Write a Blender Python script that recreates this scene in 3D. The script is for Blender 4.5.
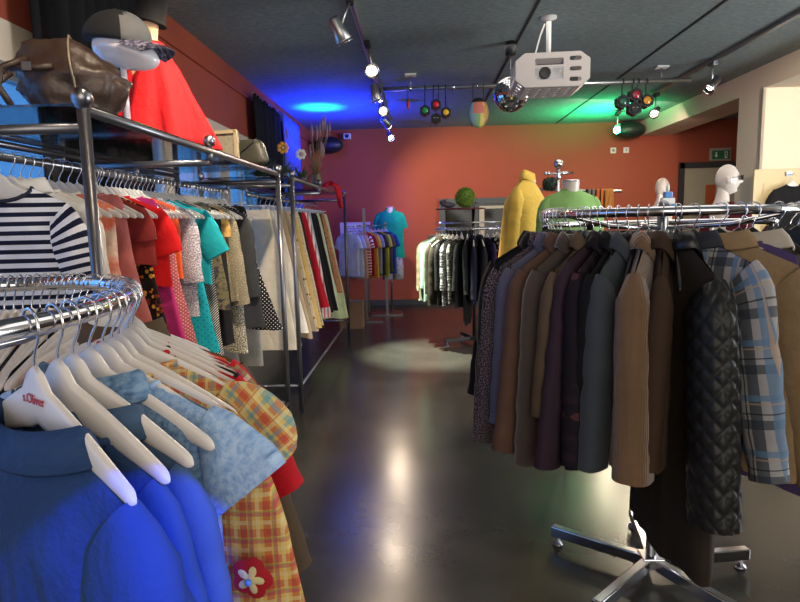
import bpy, math, random
from math import sin, cos, pi, radians as R, sqrt
from mathutils import Vector, Matrix, noise as mnoise

for o in list(bpy.data.objects): bpy.data.objects.remove(o)
SC = bpy.context.scene
COL = SC.collection

# ------------------------------------------------------------------ camera, world, exposure
F_PX, YAW, PITCH, ROLL, EYE = 594.05, -.0376, .1324, -.0223, 1.55
cam_d = bpy.data.cameras.new('camera'); cam_d.sensor_width = 36; cam_d.lens = F_PX/800*36; cam_d.clip_start = .02; cam_d.clip_end = 200
cam = bpy.data.objects.new('camera', cam_d); COL.objects.link(cam)
fw = Vector((sin(YAW)*cos(PITCH), cos(YAW)*cos(PITCH), -sin(PITCH)))
rt = Vector((cos(YAW), -sin(YAW), 0)); up = rt.cross(fw)
r2 = rt*cos(ROLL)+up*sin(ROLL); u2 = up*cos(ROLL)-rt*sin(ROLL)
cam.matrix_world = Matrix(((r2.x, u2.x, -fw.x, 0), (r2.y, u2.y, -fw.y, 0), (r2.z, u2.z, -fw.z, EYE), (0, 0, 0, 1)))
SC.camera = cam

world = bpy.data.worlds.new('world'); SC.world = world; world.use_nodes = True
world.node_tree.nodes['Background'].inputs[0].default_value = (.13, .42, 1, 1)
world.node_tree.nodes['Background'].inputs[1].default_value = 1.9
SC.view_settings.view_transform = 'Standard'; SC.view_settings.look = 'None'
SC.view_settings.gamma = 1; SC.view_settings.use_curve_mapping = False
SC.view_settings.exposure = 0.38

def light(kind, name, loc, target, energy, color, size=.1, angle=60, blend=.6, parent=None, shape=None):
    d = bpy.data.lights.new(name, kind); d.energy = energy; d.color = color
    if kind == 'SPOT': d.spot_size = R(angle); d.spot_blend = blend; d.shadow_soft_size = size
    elif kind == 'AREA':
        d.size = size
        if shape: d.shape = 'RECTANGLE'; d.size_y = shape
    else: d.shadow_soft_size = size
    o = bpy.data.objects.new(name, d); COL.objects.link(o)
    o.location = loc; v = Vector(target)-Vector(loc); o.rotation_euler = v.to_track_quat('-Z', 'Y').to_euler()
    return o
WARM = (1, .80, .58)
# added area fills for ambient and bounce
light('AREA', 'fill_behind_camera', (1.2, -2.85, 1.7), (1.2, 2, 2.4), 60, (1, .93, .84), 4.6, shape=2.2)  # added soft fill from behind the camera, lifts everything including the ceiling
light('AREA', 'fill_right_side', (6.3, 3.4, 1.6), (0, 5.6, 3.3), 330, (.92, .97, 1), 3.4, shape=2.0)  # added fill out of view at right, put in to brighten the ceiling
light('AREA', 'fill_overhead_front', (.9, -1.4, 3.1), (.6, 4.0, .9), 30, (1, .88, .74), 3.2, shape=1.6)  # added fill standing in for lighting above and behind the camera
light('AREA', 'fill_aisle', (1.7, 4.4, 3.2), (1.7, 4.4, 0), 38, (1, .93, .84), 2.2, shape=4.5)  # added weak downward fill under the ceiling, no fixture
light('AREA', 'fill_rear', (3.0, 9.0, 3.15), (2.4, 11, 1.2), 60, (1, .82, .66), 1.6, shape=1.6)  # added warm fill towards the back wall, no fixture
# coloured stage lights
light('SPOT', 'blue_uplight', (-1.30, 8.9, 2.30), (-1.30, 8.95, 3.24), 420, (.005, .03, 1), .12, 160, 1.0)
light('SPOT', 'blue_uplight_core', (-1.40, 8.9, 2.30), (-1.45, 8.95, 3.24), 700, (.005, .20, 1), .08, 50, .9)
light('SPOT', 'blue_wash', (.9, 8.4, 3.0), (-2.0, 11.0, 1.5), 240, (.10, .05, 1), .1, 62, .8)
light('SPOT', 'green_uplight', (3.05, 9.7, 2.62), (2.9, 9.8, 3.24), 210, (.005, 1, .30), .08, 165, 1.0)
light('SPOT', 'blue_front_light', (.8, -.7, 2.2), (-.43, .76, 1.00), 430, (.005, .07, 1), .01, 9.5, .12)

# ------------------------------------------------------------------ materials
def srgb(h):
    h = h.lstrip('#'); c = [int(h[i:i+2], 16)/255 for i in (0, 2, 4)]
    return tuple((x/12.92 if x <= .04045 else ((x+.055)/1.055)**2.4) for x in c)+(1,)

class NT:
    def __init__(s, name):
        s.m = bpy.data.materials.new(name); s.m.use_nodes = True; s.t = s.m.node_tree
        s.b = s.t.nodes['Principled BSDF']
    def n(s, t): return s.t.nodes.new(t)
    def put(s, sock, v):
        if isinstance(v, bpy.types.NodeSocket): s.t.links.new(v, sock)
        else: sock.default_value = v
    def math(s, op, a, b=0.0, c=None):
        k = s.n('ShaderNodeMath'); k.operation = op; s.put(k.inputs[0], a); s.put(k.inputs[1], b)
        if c is not None: s.put(k.inputs[2], c)
        return k.outputs[0]
    def mix(s, f, a, b):
        k = s.n('ShaderNodeMix'); k.data_type = 'RGBA'; s.put(k.inputs[0], f); s.put(k.inputs[6], a); s.put(k.inputs[7], b)
        return k.outputs[2]
    def noise(s, vec, scale, detail=3, rough=.5):
        k = s.n('ShaderNodeTexNoise'); k.inputs['Scale'].default_value = scale; k.inputs['Detail'].default_value = detail
        k.inputs['Roughness'].default_value = rough
        if vec is not None: s.put(k.inputs['Vector'], vec)
        return k.outputs[0]
    def ramp(s, f, stops, const=False):
        k = s.n('ShaderNodeValToRGB'); s.put(k.inputs[0], f); e = k.color_ramp.elements
        if const: k.color_ramp.interpolation = 'CONSTANT'
        while len(e) < len(stops): e.new(.5)
        for el, (p, c) in zip(e, stops): el.position = p; el.color = c
        return k.outputs[0]
    def bump(s, h, strength, dist=.002, prev=None):
        k = s.n('ShaderNodeBump'); k.inputs['Strength'].default_value = strength; k.inputs['Distance'].default_value = dist
        s.put(k.inputs['Height'], h)
        if prev is not None: s.put(k.inputs['Normal'], prev)
        return k.outputs[0]
def dark(c, k): return (c[0]*k, c[1]*k, c[2]*k, 1)

def plain(name, col, rough=.5, metal=0, noise_amt=.0, scale=8, bump=0, bscale=60, emit=None, spec=None, coat=0):
    q = NT(name); c = srgb(col) if isinstance(col, str) else col
    tc = q.n('ShaderNodeTexCoord').outputs['Object']
    f = q.noise(tc, scale)
    q.put(q.b.inputs['Base Color'], q.mix(q.math('MULTIPLY', f, 1.0), dark(c, 1-noise_amt), dark(c, 1+noise_amt)))
    q.b.inputs['Roughness'].default_value = rough; q.b.inputs['Metallic'].default_value = metal
    if spec is not None: q.b.inputs['Specular IOR Level'].default_value = spec
    if coat: q.b.inputs['Coat Weight'].default_value = coat
    if bump: q.put(q.b.inputs['Normal'], q.bump(q.noise(tc, bscale, 5), bump, .004))
    if emit: q.b.inputs['Emission Color'].default_value = srgb(emit[0]); q.b.inputs['Emission Strength'].default_value = emit[1]
    return q.m

def fabric(name, kind, cols, s=10., rough=.85, weave=.25, crease=.5, extra=None, sheen=0):
    q = NT(name); C = [srgb(c) for c in cols]
    uv = q.n('ShaderNodeTexCoord').outputs['UV']
    sp = q.n('ShaderNodeSeparateXYZ'); q.put(sp.inputs[0], uv); u, v = sp.outputs[0], sp.outputs[1]
    slub = q.noise(uv, 9, 4)
    def stripe(x, freq, width, off=0.):
        return q.math('LESS_THAN', q.math('FRACT', q.math('MULTIPLY_ADD', x, freq, off)), width)
    h = None
    if kind == 'solid': col = C[0]
    elif kind == 'stripes': col = q.mix(stripe(v, s, .48), C[0], C[1])
    elif kind == 'vstripes': col = q.mix(stripe(u, s, .35), C[0], C[1])
    elif kind == 'diag': col = q.mix(stripe(q.math('ADD', u, v), s, .4), C[0], C[1])
    elif kind == 'plaid':            # base, then pairs of coloured bands both ways
        col = C[0]
        for i, c in enumerate(C[1:]):
            w, o, fr = (.30, .13*i, s) if i == 0 else ((.16, .31*i, s) if i < 3 else (.06, .22*i, s*1.0))
            col = q.mix(q.math('MULTIPLY', stripe(u, fr, w, o), .62), col, c)
            col = q.mix(q.math('MULTIPLY', stripe(v, fr*.8, w, o+.2), .55), col, c)
    elif kind == 'windowpane':
        col = C[0]
        for i, c in enumerate(C[1:]):
            w = (.34, .22, .05, .05)[i % 4]; o = (0, .45, .12, .30)[i % 4]
            col = q.mix(q.math('MULTIPLY', stripe(u, s, w, o), .8), col, c)
            col = q.mix(q.math('MULTIPLY', stripe(v, s*.62, w*.5, o+.1), .75), col, c)
    elif kind == 'dots':
        a = q.math('SUBTRACT', q.math('FRACT', q.math('MULTIPLY', q.math('ADD', u, v), s)), .5)
        b = q.math('SUBTRACT', q.math('FRACT', q.math('MULTIPLY', q.math('SUBTRACT', u, v), s)), .5)
        d = q.math('ADD', q.math('MULTIPLY', a, a), q.math('MULTIPLY', b, b))
        col = q.mix(q.math('LESS_THAN', d, extra or .04), C[0], C[1])
    elif kind == 'speckle':
        f = q.noise(uv, s, 2, .7)
        n_ = len(C); col = q.ramp(f, [(.30+.34*i/max(1, n_-1), c) for i, c in enumerate(C)], const=False)
    elif kind == 'floral':
        k = q.n('ShaderNodeTexVoronoi'); k.inputs['Scale'].default_value = s; q.put(k.inputs['Vector'], uv)
        sx = q.n('ShaderNodeSeparateColor'); q.put(sx.inputs[0], k.outputs['Color'])
        n_ = len(C); blot = q.ramp(sx.outputs[0], [(i/n_, c) for i, c in enumerate(C)], const=True)
        col = q.mix(q.math('LESS_THAN', k.outputs['Distance'], extra or .42), C[0], blot)
    elif kind == 'tiedye':
        f = q.noise(uv, s, 4, .6); n_ = len(C)
        col = q.ramp(f, [(.28+.42*i/(n_-1), c) for i, c in enumerate(C)])
    elif kind == 'ombre':
        f = q.math('ADD', q.math('MULTIPLY', v, s), q.math('MULTIPLY', q.noise(uv, 14, 3), .5)); n_ = len(C)
        col = q.ramp(f, [(.1+.85*i/(n_-1), c) for i, c in enumerate(C)])
    elif kind == 'cord':
        col = C[0]; h = q.math('SINE', q.math('MULTIPLY', u, s*6.283))
    elif kind == 'knit':
        col = C[0]; h = q.math('MULTIPLY', q.math('SINE', q.math('MULTIPLY', u, s*6.283)), q.math('SINE', q.math('MULTIPLY', v, s*6.283)))
        col = q.mix(q.math('LESS_THAN', h, -.35), C[0], C[-1])
    if isinstance(col, tuple): col = q.mix(q.math('MULTIPLY', slub, 1.), dark(col, .72), dark(col, 1.22))
    else:
        mx = q.n('ShaderNodeMix'); mx.data_type = 'RGBA'; mx.blend_type = 'MULTIPLY'; mx.inputs[0].default_value = .5
        q.put(mx.inputs[6], col); q.put(mx.inputs[7], q.ramp(slub, [(.2, (.6, .6, .6, 1)), (.8, (1.25, 1.25, 1.25, 1))])); col = mx.outputs[2]
    q.put(q.b.inputs['Base Color'], col)
    q.b.inputs['Roughness'].default_value = rough; q.b.inputs['Specular IOR Level'].default_value = .25
    if sheen: q.b.inputs['Sheen Weight'].default_value = sheen
    nb = q.bump(q.noise(uv, 17, 4, .6), crease, .012)
    nb = q.bump(h if h is not None else q.noise(uv, 420, 2), weave if h is None else .6, .0015 if h is not None else .001, nb)
    q.put(q.b.inputs['Normal'], nb)
    return q.m

def glass_mat(name, tint=(.9, .95, 1, 1), rough=.0, ior=1.45):
    q = NT(name); q.b.inputs['Base Color'].default_value = tint; q.b.inputs['Roughness'].default_value = rough
    q.b.inputs['Transmission Weight'].default_value = 1; q.b.inputs['IOR'].default_value = ior
    f = q.noise(q.n('ShaderNodeTexCoord').outputs['Object'], 3); q.put(q.b.inputs['Roughness'], q.math('MULTIPLY', f, .04))
    return q.m
def thin_glass(name, tint, refl=.12):
    q = NT(name); q.t.nodes.remove(q.b)
    out = [n for n in q.t.nodes if n.type == 'OUTPUT_MATERIAL'][0]
    tr = q.n('ShaderNodeBsdfTransparent'); tr.inputs[0].default_value = tint
    gl = q.n('ShaderNodeBsdfGlossy'); gl.inputs['Roughness'].default_value = .05
    fr = q.n('ShaderNodeFresnel'); fr.inputs[0].default_value = 1.5
    mx = q.n('ShaderNodeMixShader'); q.put(mx.inputs[0], q.math('ADD', q.math('MULTIPLY', fr.outputs[0], .8), refl*.2))
    q.put(mx.inputs[1], tr.outputs[0]); q.put(mx.inputs[2], gl.outputs[0]); q.put(out.inputs[0], mx.outputs[0])
    return q.m

M = {}
M['chrome'] = plain('chrome', '#d4d4d8', .12, 1, .04, 30)
M['wire'] = plain('hook_wire', '#cfcfd4', .22, 1)
M['steel'] = plain('brushed_steel', '#8a8a90', .3, 1, .05, 20)
M['alu'] = plain('aluminium', '#c9c9c9', .35, 1, .05, 20)
M['rack'] = plain('rack_grey_metal', '#77777c', .32, .85, .06, 10)
M['hplast'] = plain('white_hanger_plastic', '#d6cfc9', .38, 0, .02, 12)
M['hblack'] = plain('black_hanger_plastic', '#17171a', .4, 0, .05, 12)
M['hclear'] = plain('clear_hanger_plastic', '#b9bfd0', .2, 0, .03, 12)
M['redprint'] = plain('red_print', '#a8323a', .6)
M['black'] = plain('black_plastic', '#141416', .45, 0, .1)
M['blackrub'] = plain('black_rubber', '#0d0d0e', .7, 0, .1)
M['white'] = plain('white_paint', '#d9cfc2', .7, 0, .04, 2, .1, 90)
M['whiteplast'] = plain('white_plastic', '#dcdad6', .4, 0, .03)
M['mannequin'] = plain('mannequin_white', '#d8cbc0', .35, 0, .03, 5)
M['glossywhite'] = plain('gloss_white', '#e4e2ea', .12, 0, .02, 5, coat=.5)
M['glass'] = thin_glass('shelf_glass', (.82, .90, .96, 1), .5)
M['pane'] = thin_glass('window_pane', (.9, .96, 1, 1), .1)
M['doorframe'] = plain('dark_grey_door_frame', '#3c3e42', .5, 0, .05)
M['wood'] = plain('pale_wood', '#c9a077', .5, 0, .12, 6)

def wall_mat(name, col, bump=.15):
    return plain(name, col, .75, 0, .10, 1.3, bump, 45)
M['redwall'] = wall_mat('terracotta_wall_paint', '#a14a34')
M['offwall'] = wall_mat('white_wall_paint', '#d8c9b4')
def ceiling_mat():
    q = NT('dark_woodwool_ceiling'); tc = q.n('ShaderNodeTexCoord').outputs['Object']
    mp = q.n('ShaderNodeMapping'); mp.inputs['Scale'].default_value = (.8, 3.2, 1); q.put(mp.inputs[0], tc)
    f = q.noise(mp.outputs[0], 22, 6, .75); g = q.noise(tc, .9, 3)
    c = q.ramp(f, [(.3, srgb('#566466')), (.7, srgb('#9aa9aa'))])
    c = q.mix(q.math('MULTIPLY', g, .35), c, srgb('#6a6462'))
    q.put(q.b.inputs['Base Color'], c); q.b.inputs['Roughness'].default_value = .8
    q.put(q.b.inputs['Normal'], q.bump(f, .9, .01)); return q.m
M['ceiling'] = ceiling_mat()
def floor_mat():
    q = NT('dark_polished_floor'); tc = q.n('ShaderNodeTexCoord').outputs['Object']
    f = q.noise(tc, 2.2, 6, .6); g = q.noise(tc, 40, 3)
    q.put(q.b.inputs['Base Color'], q.ramp(f, [(.3, srgb('#2b2b29')), (.7, srgb('#3a3936'))]))
    q.put(q.b.inputs['Roughness'], q.math('MULTIPLY_ADD', f, .12, .17))
    q.b.inputs['Specular IOR Level'].default_value = .42
    q.put(q.b.inputs['Normal'], q.bump(q.noise(tc, 1.3, 2), .06, .01)); return q.m
M['floor'] = floor_mat()

# ------------------------------------------------------------------ mesh helpers
class G:
    """collects shapes for ONE mesh object"""
    def __init__(s): s.v = []; s.f = []; s.uv = []; s.mi = []; s.cur = 0
    def add(s, vs, fs, uvs=None):
        b = len(s.v); s.v += [tuple(x) for x in vs]; s.uv += (uvs if uvs else [(x[0], x[2]) for x in vs])
        for f in fs: s.f.append([i+b for i in f]); s.mi.append(s.cur)
        return s
    def box(s, c, d, rot=0, tilt=None):
        cx, cy, cz = c; x, y, z = [k/2 for k in d]; m = Matrix.Rotation(rot, 3, 'Z')
        if tilt is not None: m = tilt
        vs = [Vector(c)+m @ Vector((a*x, b*y, e*z)) for a in (-1, 1) for b in (-1, 1) for e in (-1, 1)]
        return s.add(vs, [(0, 1, 3, 2), (4, 6, 7, 5), (0, 4, 5, 1), (2, 3, 7, 6), (0, 2, 6, 4), (1, 5, 7, 3)])
    def tube(s, pts, r, n=10, closed=False, cap=True):
        pts = [Vector(p) for p in pts]; N = len(pts); rs = r if isinstance(r, (list, tuple)) else [r]*N
        t = [((pts[(i+1) % N] if closed or i < N-1 else pts[i])-(pts[i-1] if closed or i > 0 else pts[i])).normalized() for i in range(N)]
        ref = Vector((0, 0, 1)) if abs(t[0].z) < .9 else Vector((1, 0, 0))
        nrm = t[0].cross(ref).normalized(); vs = []
        for i in range(N):
            nrm = (nrm-t[i]*nrm.dot(t[i])).normalized(); bn = t[i].cross(nrm)
            for k in range(n):
                a = 2*pi*k/n; vs.append(pts[i]+(nrm*cos(a)+bn*sin(a))*rs[i])
        fs = []
        for i in range(N if closed else N-1):
            for k in range(n):
                a, b = i*n+k, i*n+(k+1) % n; c, d = ((i+1) % N)*n+k, ((i+1) % N)*n+(k+1) % n; fs.append((a, b, d, c))
        if cap and not closed: fs += [tuple(range(n-1, -1, -1)), tuple((N-1)*n+k for k in range(n))]
        return s.add(vs, fs)
    def lathe(s, prof, c=(0, 0, 0), n=20, axis=None, sx=1, sy=1):
        vs = []; q = Vector(axis).to_track_quat('Z', 'Y') if axis is not None else None
        for (r, z) in prof:
            for k in range(n):
                a = 2*pi*k/n; p = Vector((r*cos(a)*sx, r*sin(a)*sy, z))
                if q: p = q @ p
                vs.append(p+Vector(c))
        fs = [(i*n+k, i*n+(k+1) % n, (i+1)*n+(k+1) % n, (i+1)*n+k) for i in range(len(prof)-1) for k in range(n)]
        return s.add(vs, fs)
    def ball(s, c, r, n=16, sc=(1, 1, 1), fn=None):
        m = n//2+1; vs = []; 
        for i in range(m+1):
            th = pi*i/m
            for k in range(n):
                a = 2*pi*k/n; d = Vector((sin(th)*cos(a), sin(th)*sin(a), cos(th))); p = Vector((d.x*sc[0], d.y*sc[1], d.z*sc[2]))*r
                if fn: p = fn(p, d)
                vs.append(p+Vector(c))
        fs = [(i*n+k, (i+1)*n+k, (i+1)*n+(k+1) % n, i*n+(k+1) % n) for i in range(m) for k in range(n)]
        return s.add(vs, fs)
    def prism(s, poly, o, ux, uy, depth):
        """polygon poly (2-D) in plane (ux,uy) at o, extruded along the normal"""
        o, ux, uy = Vector(o), Vector(ux), Vector(uy); nn = ux.cross(uy).normalized()*depth; n = len(poly)
        A = [o+ux*p[0]+uy*p[1] for p in poly]; B = [a+nn for a in A]
        return s.add(A+B, [tuple(range(n-1, -1, -1)), tuple(range(n, 2*n))]+[(i, (i+1) % n, (i+1) % n+n, i+n) for i in range(n)])
    def build(s, name, mat, parent=None, smooth=True, loc=None, solid=0, bevel=0):
        me = bpy.data.meshes.new(name); me.from_pydata(s.v, [], s.f)
        mats = mat if isinstance(mat, (list, tuple)) else [mat]
        for m in mats: me.materials.append(m)
        if len(mats) > 1: me.polygons.foreach_set('material_index', s.mi)
        ul = me.uv_layers.new(name='UVMap'); li = [0.]*(2*len(me.loops))
        for i, l in enumerate(me.loops): li[2*i], li[2*i+1] = s.uv[l.vertex_index]
        ul.data.foreach_set('uv', li)
        if smooth: me.polygons.foreach_set('use_smooth', [True]*len(me.polygons))
        me.validate(); me.update()
        o = bpy.data.objects.new(name, me); COL.objects.link(o)
        if parent: o.parent = parent
        if loc: o.location = loc
        if smooth == 'edge' or bevel:
            if bevel:
                b = o.modifiers.new('bevel', 'BEVEL'); b.width = bevel; b.segments = 2; b.limit_method = 'ANGLE'
        if solid:
            k = o.modifiers.new('solid', 'SOLIDIFY'); k.thickness = solid; k.offset = -1
        return o

def tag(o, label=None, cat=None, group=None, kind=None):
    if label: o['label'] = label
    if cat: o['category'] = cat
    if group: o['group'] = group
    if kind: o['kind'] = kind
    return o
def empty(name, loc, rz=0, label=None, cat=None, group=None):
    o = bpy.data.objects.new(name, None); o.empty_display_size = .05; COL.objects.link(o)
    o.location = loc; o.rotation_euler = (0, 0, rz); return tag(o, label, cat, group)
def bx(name, c, d, mat, parent=None, bevel=0, rot=0): return G().box(c, d, rot).build(name, mat, parent, smooth=False, bevel=bevel)
def struct(name, c, d, mat, bevel=0): return tag(bx(name, c, d, mat, None, bevel), kind='structure')
def copy_tree(o, parent=None):
    c = o.copy(); COL.objects.link(c)
    if parent: c.parent = parent
    for ch in o.children: copy_tree(ch, c)
    return c
def text_geo(txt, size, mat, parent, loc, rot, name='lettering', ext=.0004):
    cu = bpy.data.curves.new(name, 'FONT'); cu.body = txt; cu.size = size; cu.extrude = ext; cu.align_x = 'CENTER'; cu.align_y = 'CENTER'
    t = bpy.data.objects.new('t', cu); COL.objects.link(t); dg = bpy.context.evaluated_depsgraph_get()
    me = bpy.data.meshes.new_from_object(t.evaluated_get(dg)); bpy.data.objects.remove(t); me.name = name
    me.materials.clear(); me.materials.append(mat)
    o = bpy.data.objects.new(name, me); COL.objects.link(o); o.parent = parent; o.location = loc; o.rotation_euler = rot; return o

# ------------------------------------------------------------------ room shell
XL, XR, YF, YB, ZC = -2.0, 6.4, -3.0, 11.1, 3.237
struct('floor', ((XL+XR)/2, 4, -.05), (XR-XL+.4, 14.6, .1), M['floor'])
struct('ceiling', ((XL+XR)/2, 4, ZC+.05), (XR-XL+.4, 14.6, .1), M['ceiling'])
struct('wall_back', ((XL+XR)/2, YB+.06, ZC/2), (XR-XL+.4, .12, ZC), M['redwall'])
struct('wall_front', ((XL+XR)/2, YF-.06, ZC/2), (XR-XL+.4, .12, ZC), M['offwall'])
struct('wall_right', (XR+.06, 4, ZC/2), (.12, 14.4, ZC), M['offwall'])
# left wall: red upper part, white lintel band, windows, parapet
struct('wall_left', (XL-.1, 4.05, (2.56+ZC)/2), (.2, 14.1, ZC-2.56), M['redwall'])
struct('trim_1', (XL-.09, 2.9, 2.46), (.2, 11.8, .2), M['offwall'])
struct('wall_left_lower', (XL-.1, 4.05, .42), (.2, 14.1, .84), M['offwall'])
struct('wall_left_far', (XL-.1, 9.95, 1.7), (.2, 2.3, 1.72), M['redwall'])
struct('wall_left_near', (XL-.1, -2.0, 1.6), (.2, 2.0, 1.52), M['offwall'])
wf = plain('window_frame_white', '#b9c0c8', .5)
ys = [-1.0, .6, 2.2, 3.55, 4.9, 6.25, 7.6, 8.8]
for i in range(len(ys)-1):
    y0, y1 = ys[i]+.05, ys[i+1]-.05
    if i: struct('wall_left_pier', (XL-.1, ys[i], 1.6), (.2, .1, 1.52), M['offwall'])
    w = G(); w.box((XL-.08, (y0+y1)/2, 2.33), (.06, y1-y0, .06)); w.box((XL-.08, (y0+y1)/2, .87), (.06, y1-y0, .06))
    w.box((XL-.08, y0+.03, 1.6), (.06, .06, 1.4)); w.box((XL-.08, y1-.03, 1.6), (.06, .06, 1.4)); w.box((XL-.08, (y0+y1)/2, 1.6), (.05, .05, 1.4))
    wo = tag(w.build('window_%d' % (i+1), wf, smooth=False), kind='structure')
    bx('window_pane', (XL-.08, (y0+y1)/2, 1.6), (.008, y1-y0-.12, 1.4), M['pane'], wo)
# beam and partition on the right
struct('trim_2', (4.23, 4.05, (2.98+ZC)/2), (.54, 14.1, ZC-2.98), M['offwall'])
struct('wall_partition', (5.18, 7.48, 1.49), (2.44, .54, 2.98), M['offwall'])
struct('trim_3', (3.955, 7.2, 1.49), (.03, .03, 2.98), plain('grey_corner_strip', '#9b8f80', .5))
seam = plain('ceiling_seam', '#101212', .8)
for k, x in enumerate((.95, 2.45)):
    struct('trim_%d' % (4+k), (x, 4.05, ZC-.003), (.022, 14, .008), seam)
struct('trim_9', (XL+.012, 4.05, 3.02), (.024, 14, .03), M['redwall'])
struct('baseboard_back', (1.2, YB-.01, .05), (7, .02, .1), M['doorframe'])
# door in the back wall
dr = tag(G().box((4.70, YB-.03, 1.245), (.08, .08, 2.49)).box((5.73, YB-.03, 1.245), (.08, .08, 2.49)).box((5.215, YB-.03, 2.44), (1.11, .08, .1)).build('door_1', M['doorframe'], smooth=False), kind='structure')
bx('door_leaf', (5.215, YB-.02, 1.2), (.95, .04, 2.38), plain('pale_door_panel', '#b7ab98', .35, 0, .05), dr)
bx('door_handle', (4.83, YB-.07, 1.05), (.12, .03, .02), M['steel'], dr)
# interior window / hatch in the back wall behind the round rack
wn = G(); wn.box((1.3, YB-.03, 1.90), (1.9, .08, .10)).box((.40, YB-.03, 1.4), (.10, .08, 1.0)).box((2.2, YB-.03, 1.4), (.10, .08, 1.0)).box((1.3, YB-.03, .92), (1.9, .08, .06)).box((1.02, YB-.03, 1.4), (.05, .08, .95))
wo = tag(wn.build('window_8', plain('slate_grey_frame', '#4c5255', .5), smooth=False), kind='structure')
bx('window_inner_frame', (1.62, YB-.045, 1.78), (1.1, .03, .05), plain('cream_frame', '#b5ad98', .5), wo)
bx('window_inner_frame', (1.12, YB-.045, 1.36), (.09, .03, .8), plain('cream_frame2', '#b5ad98', .5), wo)
bx('window_pane', (1.3, YB-.012, 1.4), (1.78, .01, .96), plain('dark_reflecting_pane', '#15181a', .08, 0, .2), wo)

# ------------------------------------------------------------------ clothes hangers
def hanger_proto(mat, half=.228, drop=.085):
    g = G(); N = 40; n = 12; vs = []
    for i in range(N+1):
        x = -half*cos(pi*i/N); a = abs(x)/half
        zc = -.112-drop*a**1.25; h = .026*(1-a)+.0095
        if abs(x) < .035: zc += .010*(1-abs(x)/.035)+.004; h += .008
        e = 1.0 if a < .94 else sqrt(max(.03, 1-((a-.94)/.06)**2)); th = .0065
        for k in range(n):
            b = 2*pi*k/n; cy = math.copysign(abs(cos(b))**.6, cos(b)); cz = math.copysign(abs(sin(b))**.6, sin(b))
            vs.append((x, cy*th*e, zc+cz*h*e))
    fs = [(i*n+k, i*n+(k+1) % n, (i+1)*n+(k+1) % n, (i+1)*n+k) for i in range(N) for k in range(n)]
    fs += [tuple(range(n-1, -1, -1)), tuple(N*n+k for k in range(n))]
    g.add(vs, fs); return g
def hook_geo():
    pts = [(0, 0, -.085), (0, 0, -.062), (.001, 0, -.048), (.008, 0, -.034), (.018, 0, -.020), (.0228, 0, -.004), (.021, 0, .010), (.012, 0, .0205), (0, 0, .0240), (-.012, 0, .0205), (-.021, 0, .010), (-.0225, 0, -.003)]
    return G().tube(pts, .0021, 6)
PROTO = {}
for k, m in (('white', M['hplast']), ('black', M['hblack'])):
    r = empty('clothes_hanger', (0, 0, 0)); (hanger_proto(m) if k == 'white' else hanger_proto(m, .205, .125)).build('shoulder_bar', m, r); hook_geo().build('hook', M['wire'], r); PROTO[k] = r
def clip_proto(m):
    r = empty('clip_hanger', (0, 0, 0)); G().tube([(-.15, 0, -.085), (.15, 0, -.085)], .005, 8).build('bar', m, r); hook_geo().build('hook', M['wire'], r)
    for s in (-1, 1): G().box((s*.11, 0, -.105), (.02, .022, .05)).build('clip', m, r, smooth=False)
    return r
PROTO['clip'] = clip_proto(M['hclear'])
used = set()
def hanger(kind, loc, rz, label, group=None):
    p = PROTO[kind]
    o = p if kind not in used else copy_tree(p)
    used.add(kind); o.location = loc; o.rotation_euler = (0, 0, rz); tag(o, label, 'hanger')
    if group: o['group'] = group
    return o

# ------------------------------------------------------------------ garments
def lerp(a, b, t): return a+(b-a)*t
def body_geo(p, rnd):
    """hanging garment body. x across, z down from the rail, y thickness"""
    sw, L, nk, nz, sl = p['sw'], p['L'], p['nk'], p['nz'], p['slope']
    ch, hem, th, htH = p['chest'], p['hem'], p['th'], p['hth']
    NU, NV = p.get('nu', 32), p.get('nv', 22)
    ph = [rnd.uniform(0, 6.28) for _ in range(6)]; k1 = rnd.uniform(2.2, 3.6); k2 = rnd.uniform(4.5, 7)
    fold = p['fold']; inn = p.get('inner', 1.); skew = p.get('skew', 0); arm = p.get('arm', .0)
    vs = []; uv = []
    for i in range(NV+1):
        s = i/NV; s = s**1.15
        for j in range(NU):
            a = 2*pi*j/NU; cu, su = cos(a), sin(a); ux = math.copysign(abs(cu)**.85, cu)
            if s < .3: hw = lerp(sw, ch, (s/.3)**.6) - arm*sin(pi*min(1, s/.3))
            else: hw = lerp(ch, hem, ((s-.3)/.7)**p.get('flare', 1.2))
            x = ux*hw; ax = abs(x)
            zt = -nz-sl*max(0, ax-nk)
            if ax < nk:
                q = cos(pi*ax/(2*nk)); zt -= (p['scoop'] if su > 0 else p['scoop']*.25)*q**.7
            z = lerp(zt, -nz-L, s)
            if s == 0: t = (.034*sqrt(max(0, 1-(ax/nk)**2)) if ax < nk else 0)+.004
            else: t = lerp(.006+(.034*sqrt(max(0, 1-(ax/nk)**2)) if ax < nk else 0)*(1-min(1, s*6)), lerp(th, htH, s), min(1, s*4.5)**.7)
            if x < 0: t *= lerp(inn, 1, 1+ux)
            y = math.copysign(abs(su)**.75, su)*t
            fa = fold*min(1, s*1.5)**1.2*(.4+.6*s)
            wv = sin(k1*ux*pi+ph[0]+1.3*s*sin(ph[2]))+.5*sin(k2*ux*pi+ph[1]+s*1.7)+.35*sin(11*ux+ph[3]+s*2.3)
            side = 1 if su >= 0 else -1
            y += fa*(wv*.7+side*.35*sin(k2*1.3*ux*pi+ph[4]))
            nn = mnoise.noise(Vector((x*9+ph[5], z*7, side*2)))
            y += nn*.008*min(1, s*4)*p.get('wr', 1); x += .006*sin(z*9+ph[3])*s
            if s > .95: z += .008*sin(k2*ux+ph[2])
            x += skew*s
            vs.append((x, y, z)); uv.append((x+.5, -z))
    fs = [(i*NU+j, (i+1)*NU+j, (i+1)*NU+(j+1) % NU, i*NU+(j+1) % NU) for i in range(NV) for j in range(NU)]
    return G().add(vs, fs, uv)
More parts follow.
